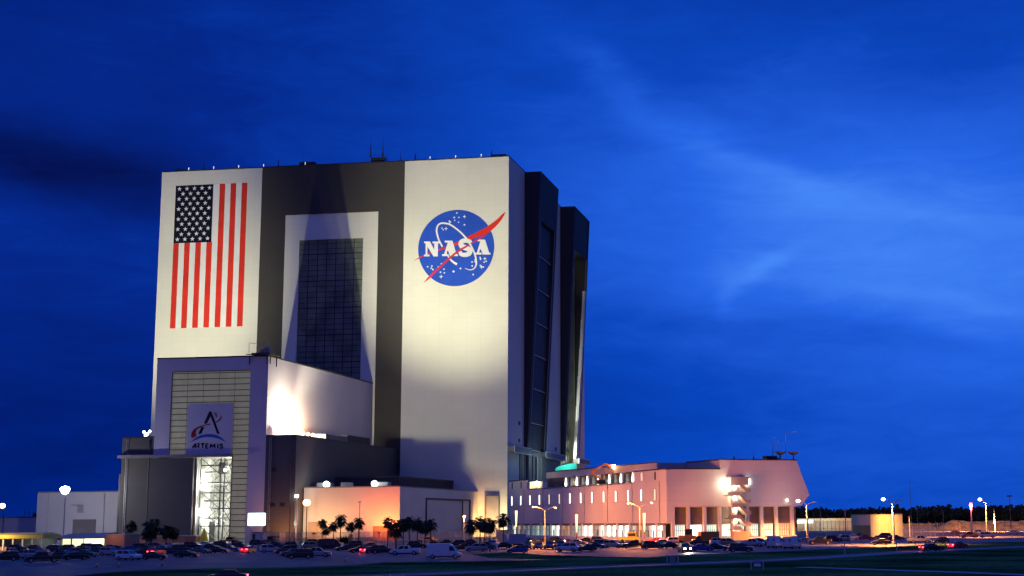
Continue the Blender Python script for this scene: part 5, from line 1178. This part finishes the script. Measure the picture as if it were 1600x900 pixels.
CARS = [
 (8, 877, 'suv', 'black', 200, 'black SUV cut by the left edge of the picture', ''),
 (38, 873.5, 'suv', 'silver', 150, 'silver blue SUV, second vehicle from the left edge', ''),
 (18, 867, 'sedan', 'dark', 120, 'dark sedan behind the silver blue SUV, under the canopy posts', ''),
 (60, 866, 'sedan', 'silver', 170, 'silver roofed sedan partly hidden behind the large black pickup at left', ''),
 (66, 879.5, 'pickup', 'black', 205, 'large black pickup with glinting grille, front row at far left', ''),
 (80, 863.5, 'suv', 'dark', 170, 'dark boxy SUV before the olive corner of the pavilion', ''),
 (98, 871.5, 'sedan', 'black', 150, 'low black sedan right of the large black pickup, front row', ''),
 (101, 863, 'suv', 'brown', 190, 'brown dark SUV below the narrow yellow pavilion window', ''),
 (112, 867.5, 'hatchback', 'blue', 215, 'small bright blue hatchback facing the lot with white glints', ''),
 (118, 875, 'sedan', 'black', 30, 'black sedan right of the low black one, front row at left', ''),
 (128, 862, 'sedan', 'dark', 10, 'dark sedan silhouetted against the brightest pavilion window', ''),
 (135, 870.5, 'sedan', 'green', 340, 'dark green sedan in front of the pavilion', ''),
 (153, 865, 'sedan', 'green', 345, 'longer green sedan right of the dark green one', ''),
 (156, 861, 'suv', 'navy', 20, 'navy SUV before the pavilion corner', ''),
 (173, 868.5, 'suv', 'silver', 335, 'silver SUV before the orange end wall of the pavilion', ''),
 (184, 862, 'sedan', 'black', 10, 'black sedan tucked behind the silver SUV at the orange wall', ''),
 (201, 875.5, 'suv', 'white', 335, 'white SUV alone in the front row left of the lit taillights', ''),
 (203, 863, 'sedan', 'blue', 25, 'blue sedan behind the lone white SUV', ''),
 (221, 861, 'suv', 'dark', 30, 'dark SUV with raised roof under the biggest left palm', ''),
 (222, 867.5, 'sedan', 'maroon', 60, 'maroon sedan with dim red rear left of the bright taillights', ''),
 (244, 868, 'suv', 'black', 78, 'black SUV with two bright red taillights and lit plate', 't'),
 (240, 874.5, 'sedan', 'dark', 5, 'low dark sedan directly below the bright taillights', ''),
 (264, 867, 'sedan', 'navy', 20, 'navy sedan right of the bright taillights', ''),
 (284, 863.5, 'suv', 'dark', 15, 'long dark SUV before the orange striped shed', ''),
 (292, 871.5, 'sedan', 'black', 350, 'black sedan with reddish tail, front row before the bright doorway', ''),
 (313, 865, 'sedan', 'grey', 340, 'grey sedan with warm headlight glint below the doorway', ''),
 (330, 859, 'sedan', 'dark', 350, 'dark sedan in the back row below the doorway', ''),
 (342, 864.5, 'sedan', 'dark', 345, 'dark sedan facing right under the orange flat vehicle', ''),
 (360, 862, 'sedan', 'blue', 345, 'light blue sedan below the white shed', ''),
 (377, 859, 'suv', 'black', 350, 'black SUV wedged behind the light blue sedan', ''),
 (388, 864.2, 'hatchback', 'red', 80, 'red hatchback with glowing taillights below the screen board', 't'),
 (410, 860, 'sedan', 'maroon', 290, 'maroon sedan with glowing warm headlights right of the red hatchback', 'h'),
 (403, 853, 'suv', 'dark', 10, 'dark SUV in the back row under the storage container', ''),
 (423, 864, 'suv', 'lavender', 15, 'lavender silver SUV below the brown machine', ''),
 (446, 865.5, 'suv', 'brown', 215, 'brown SUV left of the front row black SUV and silver pickup', ''),
 (456, 869.5, 'sedan', 'grey', 205, 'grey sedan peeking out behind the big black front SUV', ''),
 (469, 873.5, 'suv', 'black', 190, 'big black SUV in the front row beside the silver pickup', ''),
 (493, 871, 'pickup', 'silver', 5, 'silver pickup with high wheels right of the big black SUV', ''),
 (474, 855, 'sedan', 'cream', 10, 'cream lit sedan in the back row below the corner floodlight', ''),
 (487, 858, 'suv', 'tan', 15, 'tan SUV in the back row under the sodium yard lamp', ''),
 (492, 852, 'suv', 'orange', 0, 'orange lit SUV farthest back under the sodium yard lamp', ''),
 (517, 859.5, 'van', 'black', 5, 'black van parked below the left warehouse palms', ''),
 (539, 861, 'sedan', 'brown', 210, 'brown sedan below the spiky bush', ''),
 (562, 864, 'sedan', 'black', 200, 'black sedan with pale windscreen left of the glowing red tail', ''),
 (579, 865, 'sedan', 'maroon', 55, 'maroon sedan with one glowing red tail before the orange wall', 't'),
 (597, 865.5, 'suv', 'black', 10, 'black SUV between the red tail and the white pickup', ''),
 (633, 867.5, 'pickup', 'white', 180, 'white crew cab pickup facing left under the corner palms', ''),
 (694, 873, 'van', 'white', 0, 'white high roof van facing right in the front row', ''),
 (697, 851.5, 'sedan', 'dark', 170, 'dark sedan far back above the roof of the white van', ''),
 (712, 855, 'suv', 'black', 200, 'black SUV just above the bonnet of the white van', ''),
 (722, 860, 'sedan', 'black', 195, 'low black sedan left of the silver blue SUV by the palms', ''),
 (744, 862, 'suv', 'silver', 190, 'silver blue SUV facing left behind the palm trunks', ''),
 (733, 850.5, 'sedan', 'dark', 170, 'dark sedan far back under the short lamp pole', ''),
 (760, 859, 'suv', 'grey', 15, 'grey SUV behind the thick palm trunk', ''),
 (772, 855, 'suv', 'lavender', 85, 'lavender SUV seen from behind right of the thick palm trunk', ''),
 (786, 857, 'sedan', 'black', 170, 'black sedan below the solitary taller palm', ''),
 (811, 856, 'box_truck', 'lavender', 35, 'blue and pink lit box truck behind the light blue hatchback', ''),
 (808, 864.5, 'hatchback', 'blue', 185, 'light blue hatchback facing left on the edge of the verge', ''),
 (826, 858, 'suv', 'black', 262, 'black SUV first of the dark row right of the box truck', ''),
 (843, 858, 'sedan', 'black', 258, 'black sedan second in the dark row right of the box truck', ''),
 (860, 858, 'suv', 'dark', 262, 'dark SUV third in the dark row right of the box truck', ''),
 (877, 857.2, 'suv', 'black', 262, 'black SUV fourth in the dark row, left of the white wagon', ''),
 (886, 862, 'suv', 'white', 170, 'white wagon in front of the dark row', ''),
 (898, 859, 'sedan', 'pink', 25, 'pale pink lit sedan between the white wagon and the navy hatchback', ''),
 (916, 861.5, 'hatchback', 'navy', 200, 'navy hatchback in front of the pale pink sedan', ''),
 (932, 857, 'sedan', 'dark', 335, 'dark sedan with warm glints right of the navy hatchback', ''),
 (871, 849, 'suv', 'black', 0, 'tall black SUV far back under the middle slit windows', ''),
 (888, 851, 'sedan', 'navy', 5, 'navy sedan far back beside the tall black SUV', ''),
 (904, 852, 'sedan', 'pink', 350, 'pink lit sedan far back behind the front sedan pair', ''),
 (918, 848, 'sedan', 'black', 5, 'black sedan farthest back in the middle of the office lot', ''),
 (940, 855, 'suv', 'maroon', 10, 'maroon SUV left of the yellow lit SUV', ''),
 (958, 856, 'suv', 'cream', 350, 'cream SUV glowing yellow under the lamps', ''),
 (975, 855.5, 'sedan', 'red', 345, 'red sedan right of the glowing cream SUV', ''),
 (992, 857, 'pickup', 'black', 185, 'black pickup under the double armed lamp', ''),
 (1020, 858, 'suv', 'maroon', 5, 'maroon and navy SUV facing right below the column lamp', ''),
 (1037, 852, 'sedan', 'pink', 10, 'pink lit sedan behind the maroon and navy SUV', ''),
 (1047, 857, 'sedan', 'black', 30, 'black sedan left of the SUV with blazing headlights', ''),
 (1070, 863, 'suv', 'brown', 282, 'brown SUV driving towards us with blazing headlights', 'hw'),
 (1097, 861, 'sedan', 'blue', 10, 'deep blue sedan right of the blazing headlights', ''),
 (1093, 852, 'sedan', 'dark', 0, 'dark sedan behind the deep blue one', ''),
 (1101, 851, 'box_truck', 'orange', 200, 'orange lit box truck with lavender side under the end wall', ''),
 (1121, 860, 'sedan', 'black', 345, 'black sedan right of the deep blue one', ''),
 (1124, 851.5, 'suv', 'white', 10, 'white SUV far back left of the stair base', ''),
 (1140, 852.5, 'suv', 'tan', 350, 'tan SUV far back at the stair base', ''),
 (1157, 863, 'suv', 'navy', 0, 'navy SUV facing right on the verge edge below the stair', ''),
 (1175, 854.5, 'pickup', 'lavender', 345, 'lavender pickup right of the stair base', ''),
 (1190, 853.8, 'suv', 'black', 345, 'black SUV squeezed beside the tall white van', ''),
 (1211, 856.5, 'van', 'white', 68, 'tall white van seen from its rear corner, left of the pair', ''),
 (1238, 857.5, 'van', 'white', 62, 'lower white van seen from its rear corner, right of the pair', ''),
 (1281, 851, 'pickup', 'black', 180, 'black crew cab pickup under the lamp right of the white vans', ''),
 (1302, 847, 'suv', 'maroon', 10, 'maroon SUV behind the tail of the black pickup', ''),
 (1315, 846, 'suv', 'cream', 200, 'cream orange SUV right of the maroon one', ''),
 (1331, 843.5, 'sedan', 'white', 190, 'white sedan before the dark entrance of the guard house', ''),
 (1343, 840.8, 'sedan', 'black', 0, 'black sedan nearest the dark guard house entrance', ''),
 (1353, 843.8, 'sedan', 'maroon', 5, 'maroon sedan before the corner of the guard house', ''),
 (1380, 842, 'suv', 'maroon', 190, 'maroon SUV against the yellow lit guard house wall', ''),
 (1376, 851.5, 'sedan', 'black', 180, 'black sedan with white reflections left of the tall lamp pole', ''),
 (1436, 848.5, 'pickup', 'silver', 10, 'silver pickup standing right of the tall lamp pole', ''),
 (1469, 849, 'hatchback', 'black', 200, 'black hatchback between the silver pickup and the red moving car', ''),
 (1491, 835.2, 'sedan', 'red', 180, 'small red sedan on the far road', ''),
 (1515, 840.5, 'pickup', 'orange', 190, 'orange lit pickup before the white one', ''),
 (1529, 836, 'pickup', 'white', 180, 'white pickup on the far road facing left', ''),
 (1543, 840.5, 'suv', 'silver', 350, 'silver SUV at the foot of the right street lamp', ''),
 (1583, 834.8, 'sedan', 'silver', 180, 'silver sedan on the far road at the right edge', ''),
 (1456, 861.5, 'sedan', 'black', 22, 'black car on the near road with red taillights', 't'),
 (1497, 857.3, 'sedan', 'red', 40, 'red car on the near road with bright taillights, ahead of the black one', 't'),
 (352, 911.5, 'sedan', 'black', 190, 'dark car cut by the bottom edge with glowing red and white lamps', 'th'),
 (27, 862.5, 'suv', 'black', 10, 'black SUV close under the yellow canopy posts', ''),
 (50, 860, 'sedan', 'maroon', 185, 'maroon sedan farthest back beside the last canopy post', ''),
 (140, 860, 'suv', 'grey', 5, 'grey SUV under the right end of the brightest window', ''),
 (170, 860.5, 'sedan', 'navy', 178, 'navy sedan against the foot of the orange end wall', ''),
 (213, 855, 'sedan', 'grey', 5, 'grey sedan farthest back left of the biggest left palm', ''),
 (245, 859, 'suv', 'grey', 0, 'grey SUV behind the trunk of the biggest left palm', ''),
 (262, 857, 'sedan', 'silver', 182, 'silver sedan farthest back before the brick coloured shed', ''),
 (301, 857.5, 'suv', 'black', 5, 'black SUV farthest back under the orange lit pole', ''),
 (318, 855, 'sedan', 'white', 180, 'white sedan farthest back right under the bright doorway', ''),
 (347, 856.5, 'suv', 'dark', 0, 'dark SUV between the doorway and the white shed', ''),
 (371, 854, 'sedan', 'tan', 185, 'tan sedan farthest back below the white shed', ''),
 (432, 855.5, 'sedan', 'black', 0, 'black sedan farthest back right of the brown machine', ''),
 (450, 858, 'suv', 'maroon', 182, 'maroon SUV back row below the block corner', ''),
 (523, 853.5, 'sedan', 'silver', 0, 'silver sedan farthest back under the middle warehouse palm', ''),
 (553, 856, 'suv', 'brown', 180, 'brown SUV between the bush and the thin dark pole', ''),
 (583, 857, 'sedan', 'black', 5, 'black sedan farthest back right of the thin dark pole', ''),
 (652, 857, 'suv', 'dark', 0, 'dark SUV behind the tail of the white pickup', ''),
 (676, 855.5, 'sedan', 'black', 182, 'black sedan behind the rear of the white van', ''),
 (741, 853, 'sedan', 'black', 0, 'black sedan between the lamp pole and the left palm trunk', ''),
 (800, 850, 'sedan', 'maroon', 178, 'maroon sedan far back left of the office columns', ''),
 (826, 850, 'suv', 'dark', 2, 'dark SUV far back behind the dark row, left end', ''),
 (848, 850.5, 'sedan', 'black', 182, 'black sedan far back at the foot of the left double lamp', ''),
 (936, 848.5, 'suv', 'dark', 4, 'dark SUV far back left of the yellow lit vehicle', ''),
 (1024, 849, 'sedan', 'red', 180, 'red sedan far back behind the double lamp pole', ''),
 (1056, 850, 'suv', 'white', 4, 'white SUV far back left of the tall orange cab', ''),
 (1150, 857, 'sedan', 'black', 178, 'black sedan directly behind the navy SUV below the stair', ''),
 (1187, 850, 'sedan', 'grey', 0, 'grey sedan far back behind the lavender pickup', ''),
 (1226, 851, 'suv', 'navy', 182, 'navy SUV seen between the two white vans', ''),
 (1255, 849, 'sedan', 'silver', 178, 'silver sedan just left of the lamp right of the white vans', ''),
 (1400, 844, 'sedan', 'dark', 2, 'dark sedan behind the tall lamp pole at the guard house', ''),
]
NICE = dict(sedan='sedan', hatchback='hatchback', suv='SUV', pickup='pickup', van='van', box_truck='box truck')
CNT = {}
def put_car(u, v, kind, colour, head, label, lights='', dxy=(0, 0)):
    o = PROTO[kind] if first[kind] else copy_tree(PROTO[kind]); first[kind] = False
    g = at(u, v); o.location = (g.x+dxy[0], g.y+dxy[1], .02); o.rotation_euler = (0, 0, RAD(head)-.1563*-1)
    nm = dict(sedan='parked_sedan', hatchback='parked_hatchback', suv='parked_suv', pickup='parked_pickup', van='parked_van', box_truck='parked_box_truck')[kind]
    o.name = nm; o['label'] = label; o['category'] = {'van': 'van', 'pickup': 'pickup', 'box_truck': 'truck'}.get(kind, 'car'); o['group'] = 'vehicles in the parking lot'
    for ch in o.children:
        b = ch.name.split('.')[0]
        if b in ('body', 'cargo_box'):
            ch.material_slots[0].link = 'OBJECT'; ch.material_slots[0].material = paint(colour)
        elif b == 'headlight':
            ch.material_slots[0].link = 'OBJECT'; ch.material_slots[0].material = E_HEAD if 'h' in lights else HEADM
        elif b == 'taillight':
            ch.material_slots[0].link = 'OBJECT'; ch.material_slots[0].material = E_TAIL if 't' in lights else TAILM
    h = RAD(head)+.1563; d = Vector((cos(h), sin(h), 0))
    if 'h' in lights and 'w' in lights:
        p_ = Vector(o.location)+d*2.7+Vector((0, 0, .75)); lamp('SPOT', p_, 7000, (1, .88, .6), None, p_+d*14+Vector((0, 0, -.9)), 60, .8, .1, 'headlight_beam')
    if 't' in lights:
        p_ = Vector(o.location)-d*2.9+Vector((0, 0, .8)); lamp('POINT', p_, 200, (1, .05, .05), None, radius=.1, name='taillight_glow')
    return o
for c in CARS: put_car(*c)

# traffic cones, parking signs, verge markers
for i, (u, v, lb) in enumerate(((151, 887, 'leftmost small orange cone on the asphalt'), (186, 886, 'second small orange cone from the left'), (253.5, 884, 'orange cone below the lit taillights'), (712, 874.5, 'orange cone beside the front wheel of the white van'), (540, 878, 'small dark cone on the lot edge below the black sedans'))):
    g = at(u, v); t = thing('traffic_cone', lb, 'cone', (g.x, g.y, .02), group='traffic cones')
    w = MB(); w.tube((g.x, g.y, .06), (g.x, g.y, .95), .22, .05, 8); obj('cone_body', w, mt('cone_orange', (.7, .2, .05), .6, .1, 1), t); w = MB(); w.box(g.x-.3, g.x+.3, g.y-.3, g.y+.3, .02, .06); obj('cone_foot', w, BLACKM, t)
    w = MB(); w.tube((g.x, g.y, .45), (g.x, g.y, .65), .16, .12, 8); obj('reflective_band', w, WPAINT, t)
def post_sign(label, us, vt, vb, board):
    g = at(sum(us)/len(us), vb); t = thing('road_sign', label, 'sign', (g.x, g.y, 0))
    for u in us:
        a = aty(u, vt, g.y); w = MB(); w.box(a.x-.07, a.x+.07, g.y-.07, g.y+.07, 0, a.z); obj('post', w, PALE, t)
    a, b_ = aty(board[0], board[2], g.y), aty(board[1], board[3], g.y); w = MB(); w.box(a.x, b_.x, g.y-.16, g.y-.09, b_.z, a.z); obj('board', w, mt('sign_back', (.22, .25, .32), .5, .1, 1), t)
post_sign('grey backed road sign between two posts, left one on the verge', (1042.5, 1059.5), 867, 880, (1046.5, 1055.5, 868.5, 879))
post_sign('small road sign between two posts on the verge, right one, with white lower board', (1173.5, 1192.5), 875.5, 890, (1179, 1188, 876, 885))
w = MB(); a, b_ = aty(1178, 881, at(1183, 890).y-.3), aty(1189, 885, at(1183, 890).y-.3); w.box(a.x, b_.x, a.y-.05, a.y, b_.z, a.z)
ob = single('small_plate', w, mt('plate_white', (.8, .8, .9), .4, .05, 1), 'white curved plate fixed low on the right road sign', 'plate')
g = at(776, 861); w = MB(); w.box(g.x-.18, g.x+.18, g.y-.18, g.y+.18, 0, 1.3); w.box(g.x-.45, g.x+.45, g.y-.2, g.y+.2, 1.3, 1.7); single('marker_bollard', w, WPAINT, 'white bollard with flat cap between palm trunk and silver blue SUV', 'bollard', bevel=.03)
def machine(name, label, cat, u, v, ln_, hh, mat1, mat2):
    g = at(u, v); t = thing(name, label, cat, (g.x, g.y, 0)); w = MB(); w.box(g.x-ln_/2, g.x+ln_/2, g.y-1.1, g.y+1.1, .7, hh*.55); w.box(g.x-ln_*.1, g.x+ln_*.35, g.y-1, g.y+1, hh*.55, hh); obj('body', w, mat1, t, bevel=.08)
    for dx_ in (-ln_*.33, ln_*.33):
        w = MB(); w.tube((g.x+dx_, g.y-1.2, .5), (g.x+dx_, g.y+1.2, .5), .5, n=12); obj('wheel', w, TYRE, t)
    w = MB(); w.box(g.x-ln_*.05, g.x+ln_*.3, g.y-1.05, g.y-1.01, hh*.62, hh*.92); obj('window', w, mat2, t)
    return t
machine('site_machine', 'orange lit tall vehicle cab behind the SUV with headlights', 'vehicle', 1073, 850, 4.2, 4.0, mt('machine_orange', (.7, .3, .08), .6, .1, 1), BLACKM)
machine('site_machine', 'yellow lit vehicle below the office columns beside the double lamp', 'vehicle', 984, 848, 6, 2.9, mt('machine_yellow', (.8, .6, .08), .6, .1, 1), BLACKM)
machine('site_machine', 'orange lit flat vehicle below the bright doorway', 'vehicle', 357, 849, 6, 2.1, mt('machine_orange', (.7, .3, .08)), BLACKM)
machine('site_machine', 'low orange vehicle seen between palm trunks before the framed gate', 'vehicle', 666, 848, 6.5, 1.8, mt('machine_orange', (.7, .3, .08)), BLACKM)
machine('site_machine', 'brown tracked machine beside the screen board at the doorway', 'vehicle', 421, 851, 4.4, 2.6, mt('machine_brown', (.28, .14, .08), .6, .1, 1), BLACKM)
# yellow pyramid in the doorway
q = aty(319, 838, YF-3); t = thing('yellow_hoist', 'yellow pointed frame standing at the foot of the bright doorway', 'hoist', (q.x, YF-3, 0)); w = MB()
w.hexa([(q.x-1.3, YF-4, 0), (q.x+1.3, YF-4, 0), (q.x+1.3, YF-2, 0), (q.x-1.3, YF-2, 0)], [(q.x-.9, YF-3.6, 2.6), (q.x+.9, YF-3.6, 2.6), (q.x+.9, YF-2.6, 2.6), (q.x-.9, YF-2.6, 2.6)]); w.hexa([(q.x-.9, YF-3.6, 2.61), (q.x+.9, YF-3.6, 2.61), (q.x+.9, YF-2.6, 2.61), (q.x-.9, YF-2.6, 2.61)], [(q.x-.1, YF-3.2, 5.2), (q.x+.1, YF-3.2, 5.2), (q.x+.1, YF-3, 5.2), (q.x-.1, YF-3, 5.2)])
obj('frame', w, mt('hoist_yellow', (.8, .6, .05), .6, .1, 1), t)
# yard lights of the parking area in front of the office
for o in list(bpy.data.objects):
    if '_local' in o: del o['_local']
